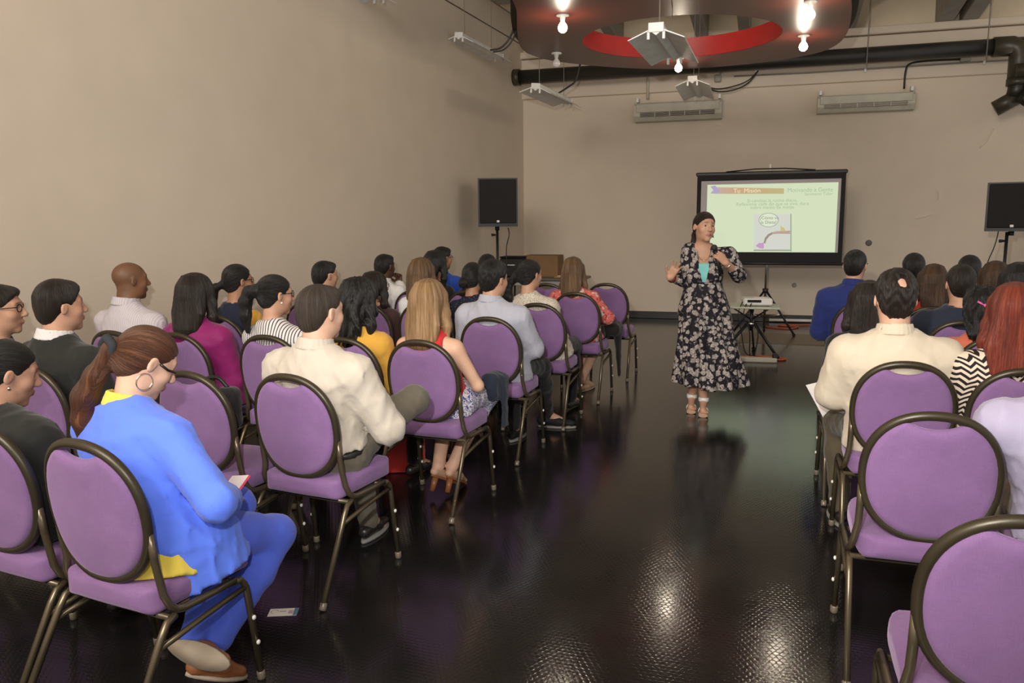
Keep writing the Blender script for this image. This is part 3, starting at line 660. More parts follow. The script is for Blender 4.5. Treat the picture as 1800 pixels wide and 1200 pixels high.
def scalp_cut(F, H, c, n=(0, 0.78, -0.62), k=0.008):
    nn = H.R @ arr(n); d = (F.ax[0][:, None, None] - H.c[0]) * nn[0] + (F.ax[1][None, :, None] - H.c[1]) * nn[1] + (F.ax[2][None, None, :] - H.c[2]) * nn[2]
    d = (d / H.k - c) * H.k; a = F.D; h = np.maximum(k - np.abs(a - d), 0) / k; F.D = (np.maximum(a, d) + h * h * k * 0.25).astype(np.float32)
def make_hair(H, Yw, sp, step, seed):
    """sp: style, mat, plus style options; Yw is the head's yaw only (hair hangs straight down)"""
    st = sp['style']; G = lambda x, y, z: H.c + Yw @ arr((x, y, z)); ln = sp.get('len', 0.28); pts = [H.c + 0.13, H.c - 0.13]
    if st in ('long', 'wave', 'half'): pts += [G(0.17, -0.23, -ln - 0.03), G(-0.17, 0.08, -ln - 0.03)]
    tail = [G(*q[:3]) for q in sp.get('tail', [])]
    for q in tail: pts += [q + 0.06, q - 0.06]
    pts = arr(pts); F = SDF(pts.min(0) - 0.02, pts.max(0) + 0.02, step); vol = sp.get('vol', 0.0)
    axis_, rr = None, random.Random(seed)
    if st == 'short':
        H.ell(F, (0, -0.014, 0.042 + vol * 0.6), (0.0815 + vol * 0.5, 0.1015 + vol * 0.4, 0.088 + vol)); H.ell(F, (0, -0.060, -0.012), (0.066, 0.052, 0.068), 0.03); H.ell(F, (0, 0.055, 0.082), (0.05, 0.032, 0.026 + vol), 0.03)
        scalp_cut(F, H, sp.get('line', 0.016))
        for sx in (-1, 1): H.ell(F, (sx * 0.083, 0.004, -0.012), (0.022, 0.024, 0.038), 0.008, 'sub')
        for c_, r_ in sp.get('bald', ()): H.ell(F, c_, r_, 0.010, 'sub')
        amp = sp.get('amp', 0.0022)
    elif st == 'buzz':
        H.ell(F, (0, -0.013, 0.036), (0.0775, 0.0975, 0.0825)); H.ell(F, (0, -0.055, -0.015), (0.062, 0.050, 0.066), 0.03); scalp_cut(F, H, 0.016); amp = 0.0006
        for sx in (-1, 1): H.ell(F, (sx * 0.083, 0.004, -0.012), (0.022, 0.024, 0.038), 0.008, 'sub')
    elif st in ('pony', 'bun'):
        kn = arr(sp.get('knot', (0, -0.105, 0.015))); axis_ = kn / np.linalg.norm(kn)
        H.ell(F, (0, -0.014, 0.040), (0.0815, 0.101, 0.087)); H.ell(F, (0, -0.058, -0.010), (0.067, 0.052, 0.066), 0.03); scalp_cut(F, H, sp.get('line', 0.016))
        for sx in (-1, 1): H.ell(F, (sx * 0.086, 0.006, -0.016), (0.022, 0.022, 0.032), 0.008, 'sub')
        kr = sp.get('kr', 0.028); H.ell(F, tuple(kn), (kr, kr, kr), 0.025)
        if tail: F.chain([H.p(*kn)] + tail, [kr * 0.9] + [q[3] for q in sp['tail']], 0.015)
        amp = 0.0018
    else:
        H.ell(F, (0, -0.014, 0.040), (0.0855 + vol, 0.104 + vol, 0.090 + vol))
        wd = sp.get('width', 0.100); bk = sp.get('back', -0.120)
        F.loft(G(0, bk, -ln), G(0, -0.035, 0.092), [0, 0.10, 0.40, 0.65, 0.85, 1.0], [wd * 0.55, wd * 0.82, wd, 0.097, 0.078, 0.045], [0.022, 0.036, 0.052, 0.072, 0.076, 0.050], k=0.045, X=Yw @ arr((1, 0, 0)))
        if sp.get('front', True):
            for sx in (-1, 1): F.chain([G(sx * 0.076, 0.020, 0.040), G(sx * 0.088, 0.016, -0.06), G(sx * 0.100, 0.0, -0.13), G(sx * 0.105, sp.get('fy', -0.01), -min(ln, 0.24))], [0.020, 0.024, 0.026, 0.014], 0.03)
        H.ell(F, (0, 0.125, -0.030), (0.070, 0.085, 0.115), 0.02, 'sub'); H.ell(F, (0, 0.06, -0.19), (0.072, 0.10, 0.12), 0.02, 'sub'); scalp_cut(F, H, 0.070, (0, 0.97, -0.24), 0.02)
        amp = 0.0026 if st != 'wave' else 0.0060
    fr = sp.get('freq', 1.0)
    def uv(V):
        q = H.inv(V)
        if axis_ is not None:
            a = axis_; e1 = np.cross(a, (1, 0, 0.01)); e1 = e1 / np.linalg.norm(e1); e2 = np.cross(a, e1); az = np.arctan2(q @ e1, q @ e2); pol = np.linalg.norm(q - np.outer(q @ a, a), axis=1)
            ut, vt = az * 0.085, (q @ a); tl = (q @ a) > 0.118
            return np.stack([np.where(tl, q[:, 0] * 1.2 + 0.3 * q[:, 1], ut), np.where(tl, q[:, 2], vt), np.zeros(len(q))], 1)
        g = (V - H.c) @ Yw; az = np.arctan2(g[:, 0], -(g[:, 1] + 0.01)); return np.stack([az * 0.095, g[:, 2], np.zeros(len(q))], 1)
    def disp(x, y, z):
        s_ = uv(np.stack([x, y, z], 1)); u, v = s_[:, 0] * fr, s_[:, 1]; w = 0.008 * np.sin(v * 26 + seed) if st == 'wave' else 0.003 * np.sin(v * 18 + seed)
        u = u + w; o = 0.55 * np.sin(u * 330 + seed + 2 * np.sin(u * 90)) + 0.35 * np.sin(u * 620 + 3 * np.sin(u * 130 + seed)) + 1.1 * np.sin(u * 120 + seed * 2 + 2 * np.sin(u * 47 + seed))
        if st in ('wave',): o = o + 1.2 * np.sin(v * 42 + 3 * np.sin(u * 80) + seed)
        if st == 'short': o = o * 0.5 + np.sin(v * 120 + 3 * np.sin(u * 90)) * 0.5
        return (o * amp * 0.5).astype(np.float32)
    F.displace(disp, 0.04)
    return F, uv
def glasses(H, root, thick=0.0022):
    mb = MB()
    for sx in (-1, 1):
        mb.tube([H.p(sx * 0.033 + 0.0235 * math.cos(a) * 1.0, 0.096 - 0.010 * (abs(0.033 + 0.0235 * sx * math.cos(a)) / 0.05), 0.012 + 0.018 * math.sin(a)) for a in [2 * math.pi * i / 16 for i in range(16)]], thick, 6, closed=True)
        mb.tube([H.p(sx * 0.056, 0.086, 0.018), H.p(sx * 0.076, 0.070, 0.018), H.p(sx * 0.082, 0.0, 0.016), H.p(sx * 0.084, -0.018, 0.004)], thick, 6)
    mb.tube([H.p(-0.010, 0.096, 0.015), H.p(0.010, 0.096, 0.015)], thick, 6)
    part('glasses', mb, FRAME, root, 'dark-framed glasses')
def shoe(name, root, heel, toe, mat_, wd=0.040, hgt=0.035, sole=None, heel_h=0.0, heel_mat=None, up=None):
    heel, toe = arr(heel), arr(toe); d = toe - heel; L = np.linalg.norm(d); d /= L; up = arr((0, 0, 1.0)) if up is None else arr(up); up = up - d * (up @ d)
    if np.linalg.norm(up) < 0.2: up = arr((0, 1.0, 0)) - d * d[1]
    up /= np.linalg.norm(up); lo, hi = np.minimum(heel, toe) - 0.10, np.maximum(heel, toe) + 0.10; F = SDF(lo, hi, 0.008)
    F.cap(heel + up * hgt, heel + d * L * 0.5 + up * hgt * 0.9, wd * 0.80, wd * 0.85, 0.02); F.cap(heel + d * L * 0.5 + up * hgt * 0.8, toe - d * 0.03 + up * hgt * 0.62, wd * 0.92, wd * 0.62, 0.02, flat=(up, 1.25))
    F.plane(-up, -(heel @ up) - 0.004, 0.004)
    o = link(name, F.mesh('shoe'), mat_, root)
    if sole:
        x = np.cross(d, up); pts = []
        for i in range(18):
            a = 2 * math.pi * i / 18; l = 0.5 + 0.5 * math.cos(a); pts.append(heel + d * (l * (L + 0.035) - 0.028) + x * math.sin(a) * wd * (0.80 + 0.22 * math.sin(l * 2.6)))
        v = [p + up * 0.006 for p in pts] + [p - up * 0.006 for p in pts]; n = 18
        part('sole', MB().add(v, [tuple(range(n)), tuple(range(n, 2 * n))[::-1]] + [(i, n + i, n + (i + 1) % n, (i + 1) % n) for i in range(n)]), sole, o)
        if heel_h: part('heel', MB().tube([heel + d * 0.012, heel + d * 0.018 - up * heel_h], [wd * 0.62, wd * 0.5], 10), heel_mat or sole, o)
    return o
SEED = [0]
def seated(chair_key, px, label, sex='m', fy=0.05, hyaw=0, hpitch=0, hroll=0, skin='light', w=1.0, sw=None, hair=None, top=None, bottom=None, shoes=None, arms=None, legs=None, specs=False, hs=1.0, step=0.013, hstep=0.0055, stubble=0, beard=0, hands=(), collar=None, dz=0.0, belt=None, feet=None, dx=0.0, lean=0.0):
    SEED[0] += 1; seed = SEED[0]; cx, cy, hd = CHAIRS[chair_key] if isinstance(chair_key, str) else chair_key; h = rad(hd)
    fv, rv = arr((math.sin(h), math.cos(h), 0)), arr((math.cos(h), -math.sin(h), 0)); base = arr((cx, cy, 0))
    def pt(v):
        if v[0] == 'px': q = on_z(v[1], v[2], v[3])
        elif v[0] == 'py': d = ray(v[1], v[2]); q = CAM + d * ((v[3] - (CAM - base) @ fv) / (d @ fv))
        else: return arr(v)
        return arr(((q - base) @ rv, (q - base) @ fv, q[2]))
    root = thing('person', label, 'person', tuple(base), -h)
    tp_ = pt(('py', px[0], px[1], fy)); Rh = Rz(-rad(hyaw)) @ Rx(-rad(hpitch)) @ Ry(rad(hroll)); Yw = Rz(-rad(hyaw)); H = Head(tp_ - arr((0, 0, 0.128 * hs)), Rh, hs)
    back = Yw @ arr((0, -1, 0)); N = H.c + back * (0.035 + 0.0012 * max(hpitch, 0)) * hs + arr((0, -0.012, -(0.130 if sex == 'm' else 0.142) * hs + 0.0006 * hpitch)); P = arr((dx, 0.092, 0.490 + dz))
    T = TORSO[sex]; ts, rx, ry = T['ts'], arr(T['rx']) * w, arr(T['ry']) * (0.4 + 0.6 * w); sw = (sw or (0.178 if sex == 'm' else 0.152)) * (0.5 + 0.5 * w); Lt = np.linalg.norm(N - P)
    Sc = P + (N - P) * 0.795; Sh = {s: Sc + arr((s * sw, 0.004, 0.0)) for s in (-1, 1)}; am = 1.0 if sex == 'm' else 0.86; am *= (0.6 + 0.4 * w)
    A = {}
    for s in (-1, 1):
        e, wr = (arms or {}).get(s, (None, None)); E = pt(e) if e is not None else Sh[s] + arr((s * 0.045, 0.065, -0.262)); Wr = pt(wr) if wr is not None else arr((s * 0.085, 0.285, 0.615)); A[s] = (Sh[s], E, Wr)
    Lg = {}
    for s in (-1, 1):
        l = (legs or {}).get(s, {}); hip = P + arr((s * 0.088 * w, 0.015, 0.085)); kn = pt(l.get('knee', (s * 0.115 * w, 0.47, 0.540))); an = pt(l.get('ankle', (s * 0.11 * w, 0.43, 0.095))); to = pt(l.get('toe', tuple(an + arr((s * 0.02, 0.15, -0.065))))); Lg[s] = (hip, kn, an, to)
    allp = arr([H.c + 0.13, H.c - 0.13, P - arr((0.26, 0.22, 0.06)), P + arr((0.26, 0.24, 0.1)), N - arr((0.22, 0.22, 0.1)), N + arr((0.22, 0.2, 0.02)), (P + N) / 2 - arr((0.28, 0.24, 0)), (P + N) / 2 + arr((0.28, 0.22, 0))] + [q + d for s in (-1, 1) for q in A[s] + Lg[s] for d in (-0.09, 0.09)] + [A[s][2] + d for s in (-1, 1) for d in (-0.12, 0.12)])
    lo, hi = allp.min(0) - 0.02, allp.max(0) + 0.02; lo[2] = max(lo[2], -0.02)
    fine = [(H.c - arr((0.12, 0.13, 0.15)), H.c + arr((0.12, 0.14, 0.14)), hstep)]
    for s in hands: fine.append((A[s][2] - 0.11, A[s][2] + 0.11, 0.006))
    def torso(F, inf, t0=0.0, t1=1.0, wide=0.0):
        F.loft(P, N, ts, rx + inf, ry + inf, [0, 0, 0.004, 0.006, 0.008, 0.0, -0.006, -0.004, 0.0], k=0.02, t0=t0, t1=t1)
        for s in (-1, 1):
            F.cap(P + (N - P) * 0.930, Sh[s] - (N - P) * 0.004, 0.038 + inf, 0.050 * am + inf, 0.05)
            if sex == 'f': F.ell(P + (N - P) * 0.63 + arr((s * 0.068, ry[4] * 0.72, 0)), (0.062 * w, 0.052, 0.062), k=0.04)
    def arm(F, s, inf, upto=2.0, cuff=0.0):
        S_, E, Wr = A[s]; F.cap(S_, E, 0.0545 * am + inf, 0.041 * am + inf, 0.035) if upto >= 1 else F.cap(S_, S_ + (E - S_) * upto, 0.0545 * am + inf, (0.0545 - 0.0135 * upto) * am + inf, 0.035)
        if upto > 1: F.cap(E, E + (Wr - E) * (upto - 1), 0.041 * am + inf, (0.041 - 0.013 * (upto - 1)) * am + inf + cuff, 0.02)
    # --- body
    F = SDF(lo, hi, step, fine); add_head(F, H, sex); nr = 0.050 if sex == 'f' else 0.058 + 0.010 * max(0, w - 1)
    F.cap(H.p(0, -0.022, -0.050), N + arr((0, 0.012, -0.03)), nr * hs, nr * 1.06, 0.03); torso(F, -0.008)
    for s in (-1, 1):
        arm(F, s, -0.004); S_, E, Wr = A[s]; dd = Wr - E
        hn = (arms or {}).get(('n', s), (0, 0.3, 1)); hd_ = (arms or {}).get(('d', s)); hd_ = arr(hd_) if hd_ is not None else dd / np.linalg.norm(dd) + arr((-s * 0.5, 0, 0.0)); hand(F, Wr, hd_, hn, 0.180 * (1 if sex == 'm' else 0.92), (arms or {}).get(('c', s), 0.45), side=-s)
        hip, kn, an, to = Lg[s]; f_ = (feet or {}).get(s); uu = arr(f_[2]) / np.linalg.norm(f_[2]) if f_ and len(f_) > 2 else arr((0, 0, 1)); lm = (1.0 if sex == 'm' else 0.97) * (0.5 + 0.5 * w); F.cap(hip, kn, 0.078 * lm, 0.052 * lm, 0.04); F.cap(kn, kn + (an - kn) * 0.35, 0.050 * lm, 0.052 * lm, 0.02); F.cap(kn + (an - kn) * 0.35, an, 0.052 * lm, 0.034 * lm, 0.03); (F.cap(an, to, 0.034, 0.024, 0.02) if not (feet or {}).get(s) else F.chain([an, pt(feet[s][0]) + uu * 0.026, pt(feet[s][1]) * 0.80 + pt(feet[s][0]) * 0.20 + uu * 0.020], [0.032, 0.020, 0.014], 0.012))
    body = link('body', F.mesh('body', {'mark': face_marks(H, sex, stubble, beard)}), SKIN[skin], root)
    for sx in (-1, 1): e = link('eye', EYE_ME, None, root); e.matrix_local = Matrix.Translation(Vector(H.p(sx * 0.031, 0.0695, 0.0115))) @ Matrix(H.R.tolist()).to_4x4() @ Matrix.Scale(hs, 4)
    # --- clothes
    if top:
        nm, mt = top.get('name', 'shirt'), top['mat']; inf = top.get('inf', 0.010); up = {'long': 1.96, 'three': 1.55, 'elbow': 1.1, 'short': 0.62, 'cap': 0.25, 'none': 0}[top.get('sleeve', 'long')]
        F = SDF(lo, hi, step); torso(F, inf, top.get('t0', 0.0))
        if top.get('skirt'): sf = top.get('sf', 0.012); F.loft(P + arr((0, sf * 1.4, -0.10 if top.get('cut') else -0.025)), P + (N - P) * 0.3 + arr((0, sf * 0.4, 0)), [0, 0.5, 1], arr([rx[0] + 0.030, rx[1] + 0.026, rx[2] + 0.016]) + top['skirt'], arr([ry[0] + 0.012 + sf, ry[1] + 0.012 + sf * 0.8, ry[2] + 0.010 + sf * 0.4]) + top['skirt'] * 0.6, k=0.03)
        if up and not top.get('sleeve_mat'):
            for s in (-1, 1): arm(F, s, inf + top.get('sl', 0.004), up, top.get('cuff', 0.006))
        if top.get('sleeve_mat'):
            G_ = SDF(lo, hi, step)
            for s in (-1, 1): arm(G_, s, inf + top.get('sl', 0.004), up, top.get('cuff', 0.006))
            G_.displace(folds(seed + 11, 0.003, 0.085)); link('sleeves', G_.mesh('sleeves'), top['sleeve_mat'], root)
        if top.get('open'):                                              # sleeveless tops: bare shoulders and upper back
            for s in (-1, 1): F.ell(Sh[s] + arr((s * 0.030, 0, 0.03)), (0.080, 0.15, 0.125), k=0.02, op='sub')
        F.displace(folds(seed, top.get('amp', 0.0030), top.get('fold', 0.085)))
        F.cap(H.p(0, -0.022, -0.04), N + arr((0, 0.012, 0.005)), nr * hs + 0.001, nr * 1.03, 0.0, 'sub')
        if top.get('cut'): F.plane(*top['cut'])
        else: F.plane((0, 0, -1), -(0.486 + dz + top.get('hem', 0.0)))
        link(nm, F.mesh(nm), mt, root)
        for s in top.get('cuffs', ()): pass
        cm = collar or top.get('collar')
        if cm:
            F = SDF(N - 0.16, N + 0.16, 0.007); ax_ = H.p(0, -0.022, -0.05) - N; ax_ /= np.linalg.norm(ax_); tl = ax_ + arr((0, -0.25, 0)); tl /= np.linalg.norm(tl); Q = rot_to(tl)
            for i in range(24):
                a0, a1 = 2 * math.pi * i / 24, 2 * math.pi * (i + 1) / 24; g = lambda a, hh, ex: N + arr((0, 0.010, 0.0)) + Q @ arr(((nr + 0.010 + ex) * math.cos(a), (nr + 0.013 + ex) * math.sin(a), hh))
                tt = 0.5 + 0.5 * math.sin((a0 + a1) / 2); hh = 0.034 - 0.012 * tt
                for q_ in range(4): F.cap(g(a0, hh - 0.013 * q_, 0.0035 * q_), g(a1, hh - 0.013 * q_, 0.0035 * q_), 0.0062, k=0.006)
            F.cap(H.p(0, -0.022, -0.04), N + arr((0, 0.012, -0.05)), nr * hs + 0.002, nr * 1.04 + 0.002, 0, 'sub'); link('collar', F.mesh('collar'), cm, root)
        if top.get('under'):                                                # a layer showing below and at the neck
            F = SDF(lo, hi, step); F.loft(P + arr((0, -0.040, -0.06)), P + (N - P) * 0.25, [0, 0.45, 1], [rx[0] + 0.026, rx[1] + 0.008, rx[2] - 0.04], [ry[0] + 0.036, ry[1] + 0.012, ry[2] - 0.04], k=0.0); F.displace(folds(seed + 7, 0.0022, 0.10)); F.plane((0, 0, -1), -0.430); link('blouse', F.mesh('blouse'), top['under'], root)
    if bottom:
        F = SDF(lo, hi, step); kd = bottom.get('kind', 'trousers'); inf = bottom.get('inf', 0.012); lm = (1.0 if sex == 'm' else 0.97) * (0.5 + 0.5 * w)
        F.loft(P, N, ts, rx + inf * 0.6, ry + inf * 0.6, k=0.02, t1=bottom.get('waist', 0.17))
        for s in (-1, 1):
            hip, kn, an, to = Lg[s]; F.cap(hip, kn, 0.080 * lm + inf, 0.054 * lm + inf, 0.05)
            if kd == 'trousers': F.cap(kn, kn + (an - kn) * 0.35, 0.054 * lm + inf, 0.053 * lm + inf, 0.03); F.cap(kn + (an - kn) * 0.35, an - (an - kn) * bottom.get('short', 0.02), 0.053 * lm + inf, bottom.get('hem', 0.050), 0.03)
        if kd == 'skirt':
            F.cap(Lg[-1][0] * 0.5 + Lg[1][0] * 0.5, Lg[-1][1] * 0.5 + Lg[1][1] * 0.5, 0.10, 0.075, 0.06)
            for s in (-1, 1): F.cap(Lg[s][1], Lg[s][1] + (Lg[s][2] - Lg[s][1]) * bottom.get('drop', 0.15), 0.07, 0.07, 0.05)
            F.cap((Lg[-1][1] + Lg[1][1]) / 2, (Lg[-1][1] + Lg[1][1]) / 2 + arr((0, 0, -bottom.get('drop', 0.15) * 0.4)), 0.06, 0.06, 0.06)
        F.displace(folds(seed + 3, bottom.get('amp', 0.004), 0.08)); F.plane((0, 0, -1), -0.015); link(kd, F.mesh(kd), bottom['mat'], root)
        if belt is not None:
            c = P + (N - P) * 0.165; F = SDF(c - arr((0.26, 0.22, 0.05)), c + arr((0.26, 0.22, 0.05)), 0.008); F.loft(P, N, ts, rx + inf * 0.6 + 0.005, ry + inf * 0.6 + 0.005, k=0, t0=0.142, t1=0.190); link('belt', F.mesh('belt'), belt, root)
    if shoes:
        for s in (-1, 1):
            hip, kn, an, to = Lg[s]; d = to - an; d /= np.linalg.norm(d); f_ = (feet or {}).get(s); dh = arr((d[0], d[1], 0)); dh /= np.linalg.norm(dh) + 1e-9; he, te = (pt(f_[0]), pt(f_[1])) if f_ else (arr((an[0], an[1], 0.008)) - dh * 0.045, arr((to[0], to[1], 0.008)) + dh * 0.05); shoe(
                'shoe', root, he, te, shoes['mat'], shoes.get('w', 0.040), shoes.get('h', 0.046 if sex == 'm' else 0.036), shoes.get('sole'), shoes.get('heel', 0.0), shoes.get('heel_mat'), up=f_[2] if f_ and len(f_) > 2 else None)
    if hair:
        F, uv = make_hair(H, Yw, hair, hair.get('step', 0.0065 if step < 0.014 else 0.008), seed); link('hair', F.mesh('hair', {'strand': uv}), HAIR[hair['mat']], root)
        if hair.get('tie') is not None:
            kn = arr(hair.get('knot', (0, -0.105, 0.015))); d = arr(hair['tail'][0][:3]) if hair.get('tail') else kn; c = H.p(*(kn * 1.14)); R = rot_to(kn) if not hair.get('tiedir') else rot_to(Yw @ arr(hair['tiedir'])); rr_ = hair.get('tr', 0.026)
            part('hair_tie', MB().tube([c + R @ arr((rr_ * (1 + 0.10 * math.sin(5 * a)) * math.cos(a), rr_ * (1 + 0.10 * math.sin(5 * a)) * math.sin(a), 0)) for a in [2 * math.pi * i / 20 for i in range(20)]], hair.get('tw', 0.010), 8, closed=True), hair['tie'], root)
    if specs: glasses(H, root)
    return root, H, pt, A

# ---------------------------------------------------------------- the audience's chairs
for key, x, y, hd, label in [
    ('L1b', -1.910, 1.960, 8, 'purple banquet chair under the woman in the royal blue jacket'),
    ('L1a', -2.420, 2.040, 8, 'purple banquet chair under the woman in black at the left edge'),
    ('L2c', -1.889, 3.015, 7, 'purple banquet chair under the man in the ivory shirt with crossed leg'),
    ('L2b', -2.351, 2.956, 7, 'empty purple banquet chair between the ivory-shirted man and the dark-suited man'),
    ('L2a', -3.193, 2.905, 7, 'purple banquet chair under the man in the dark suit'),
    ('L2z', -3.734, 2.896, 7, 'purple banquet chair under the man in glasses at the left edge'),
    ('L3e', -1.754, 4.036, 4, 'purple banquet chair under the blonde woman in red'),
    ('L3d', -2.201, 4.013, 4, 'purple banquet chair under the black-haired woman in mustard yellow'),
    ('L3c', -2.670, 3.989, 4, 'purple banquet chair under the ponytailed woman in the striped top'),
    ('L3b', -3.245, 3.941, 4, 'purple banquet chair under the woman in magenta'),
    ('L3a', -3.681, 3.918, 4, 'purple banquet chair under the shaven-headed man beside the left wall'),
    ('L4e', -1.733, 5.079, 2, 'purple banquet chair under the dark-haired man in the pale blue-grey shirt'),
    ('L4a', -3.574, 4.722, 3, 'purple banquet chair under the ponytailed woman in navy and mustard'),
    ('L5e', -1.660, 5.985, 1, 'purple banquet chair under the woman in the cream patterned blouse'),
    ('L5d', -2.099, 5.874, 1, 'purple banquet chair under the woman in the navy dotted dress'),
    ('L5c', -2.513, 5.770, 1, 'purple banquet chair under the woman in white with half-up brown hair'),
    ('L5b', -2.951, 5.659, 1, 'purple banquet chair under the bespectacled woman in maroon'),
    ('L5a', -3.432, 5.626, 1, 'purple banquet chair under the man whose head shows above the ivory-shirted man'),
    ('L6e', -1.585, 6.916, 1, 'purple banquet chair under the woman in the coral floral blouse'),
    ('L6d', -2.554, 6.825, 1, 'purple banquet chair under the farthest dark head before the left speaker stand'),
    ('L6c', -3.042, 6.776, 1, 'purple banquet chair under the woman with dark hair beyond the half-up brown hair'),
    ('L6b', -3.490, 6.728, 1, 'purple banquet chair under the man in the white shirt with raised fist'),
    ('L7e', -1.514, 7.923, 0, 'empty purple banquet chair at the front end of the left block beside the aisle'),
    ('L7d', -2.081, 7.791, 0, 'empty purple banquet chair in the front row glimpsed left of the floral blouse'),
    ('L7b', -3.276, 7.751, 0, 'purple banquet chair under the farthest person in bright blue by the left wall'),
    ('C2', 0.561, 2.046, 0, 'empty purple banquet chair in the bottom right corner, nearest of all'),
    ('C1', 0.537, 3.002, 0, 'empty purple banquet chair behind the cream-shirted man, with seat in full view'),
    ('C1b', 1.054, 2.954, 0, 'purple banquet chair under the lavender-sleeved person cut by the right edge'),
    ('R3a', 0.592, 3.987, 0, 'purple banquet chair under the balding man in the cream shirt'),
    ('R3b', 1.045, 3.928, 0, 'purple banquet chair under the red-haired woman in chevron knit'),
    ('R4a', 0.566, 4.846, -1, 'purple banquet chair under the dark-haired woman hidden by the balding man'),
    ('R4b', 1.180, 4.920, 0, 'purple banquet chair under the curly-haired woman with the pink hair bow'),
    ('R5b', 1.141, 5.587, 0, 'purple banquet chair under the short-haired man in dark slate navy'),
    ('R5c', 1.618, 5.567, 0, 'purple banquet chair under the dark head at the right edge below the speaker'),
    ('R6a', 0.675, 6.608, -2, 'purple banquet chair under the man in the royal navy jacket'),
    ('R6b', 1.111, 6.386, 0, 'purple banquet chair under the brown-haired woman in deep red'),
    ('R6c', 1.521, 6.367, 0, 'purple banquet chair under the woman with swept-back brown hair'),
    ('R7b', 1.092, 7.186, 0, 'purple banquet chair in the front right row under the dark round head'),
    ('R7c', 1.540, 7.166, 0, 'purple banquet chair in the front right row under the cropped black head'),
]: chair(key, x, y, hd, label)

# ---------------------------------------------------------------- the audience, left block
TIE = paint('black_scrunchie', (0.02, 0.022, 0.024), 0.9); PALE_TIE = paint('pale_hair_tie', (0.55, 0.50, 0.40), 0.6)
near = dict(step=0.011, hstep=0.005)
P2, H2, pt2, A2 = seated('L1b', (252, 573), 'woman in royal blue jacket with long auburn ponytail looking down at her phone', 'f', fy=0.22, hyaw=20, hpitch=30, skin='fair', w=1.18, sw=0.165,
    hair=dict(style='pony', mat='auburn', knot=(-0.020, -0.112, 0.000), kr=0.034, tail=[(-0.052, -0.150, -0.030, 0.034), (-0.078, -0.178, -0.10, 0.043), (-0.092, -0.185, -0.18, 0.038), (-0.104, -0.180, -0.26, 0.024), (-0.112, -0.170, -0.33, 0.008)], tie=TIE, tr=0.030, tw=0.016, freq=1.2),
    top=dict(name='jacket', mat=BLUE, inf=0.020, sl=0.004, skirt=0.026, sf=0.055, amp=0.0042, fold=0.12, under=YELLOW, sleeve='three', cuff=0.008, cut=((-0.60, 0.15, -1), -0.490)), collar=YELLOW,
    bottom=dict(mat=BLUEP, amp=0.002, hem=0.044, waist=0.06), shoes=dict(mat=TANL, sole=SOLE, w=0.042, h=0.026), hands=(1,),
    legs={1: dict(knee=('py', 484, 938, 0.50), ankle=(0.13, 0.20, 0.150), toe=(0.13, 0.30, 0.055)), -1: dict(knee=(-0.04, 0.49, 0.52), ankle=(0.09, 0.13, 0.19), toe=(0.13, 0.155, 0.13))},
    feet={1: ((0.115, 0.105, 0.085), (0.19, 0.26, 0.012)), -1: ((0.06, 0.085, 0.180), (0.265, 0.115, 0.150), (0.10, 0.92, -0.20))},
    arms={1: (('py', 380, 884, 0.10), ('py', 404, 876, 0.30)), -1: ((-0.22, 0.13, 0.66), (-0.05, 0.33, 0.62)), ('d', -1): (0.25, 0.85, -0.1), ('d', 1): (-0.75, 0.55, 0.12), ('n', 1): (0.2, 0.2, 1)}, **near)
part('hoop_earring', MB().tube([H2.p(0.083, -0.012 + 0.026 * math.sin(a), -0.060 + 0.028 * math.cos(a)) for a in [2 * math.pi * i / 20 for i in range(20)]], 0.0020, 6, closed=True), GOLD, P2, 'large thin hoop earring')
part('spectacle_arm', MB().tube([H2.p(0.086, 0.010, 0.012), H2.p(0.078, 0.045, 0.004), H2.p(0.060, 0.080, 0.006)], 0.0045, 6), FRAME, P2, 'dark spectacle arm')
P1, H1, _, _ = seated('L1a', (6, 597), 'woman in black blazer with slicked black hair at the left edge', 'f', fy=0.10, hyaw=22, hpitch=14, skin='light', w=1.12,
    hair=dict(style='bun', mat='black', knot=(0, -0.118, 0.0), kr=0.042), top=dict(name='blazer', mat=DKSUIT, inf=0.022, amp=0.003, skirt=0.008), collar=WHITEC, bottom=dict(mat=BLKC), shoes=dict(mat=LEATHER), **near)
part('earring', MB().ball(H1.p(0.085, -0.004, -0.038), 0.0075, 10), GOLD, P1, 'small silver earring')
seated('L2z', (-4, 499), 'man in glasses and dark jacket half cut by the left edge', 'm', fy=0.05, hyaw=48, skin='light', hair=dict(style='short', mat='dark'), top=dict(name='jacket', mat=NAVY, inf=0.020), bottom=dict(mat=BLKC), shoes=dict(mat=LEATHER), specs=True)
seated('L2a', (103, 493), 'man in dark suit with white shirt collar and combed black hair', 'm', fy=0.05, hyaw=20, hpitch=-2, skin='light', w=1.08, hair=dict(style='short', mat='dark', vol=0.006), top=dict(name='suit_jacket', mat=DKSUIT, inf=0.022, amp=0.0035), collar=WHITEC, bottom=dict(mat=DKSUIT), shoes=dict(mat=LEATHER), **near)
seated('L3a', (227, 457), 'shaven-headed man in grey pinstripe shirt beside the left wall', 'm', fy=0.07, hyaw=24, skin='brown', w=1.12, stubble=0.38, beard=0.9, top=dict(mat=PSTRIPE, inf=0.012, amp=0.0035), collar=PSTRIPE, bottom=dict(mat=BLKC), shoes=dict(mat=LEATHER))
seated('L3b', (345, 480), 'woman in magenta blouse with straight dark shoulder-length hair', 'f', fy=0.05, hyaw=0, skin='light', w=1.22, hair=dict(style='long', mat='dark', len=0.235, width=0.112, vol=0.004), top=dict(name='blouse', mat=MAGENTA, inf=0.020, skirt=0.01, amp=0.003), bottom=dict(mat=BLKC), shoes=dict(mat=LEATHER))
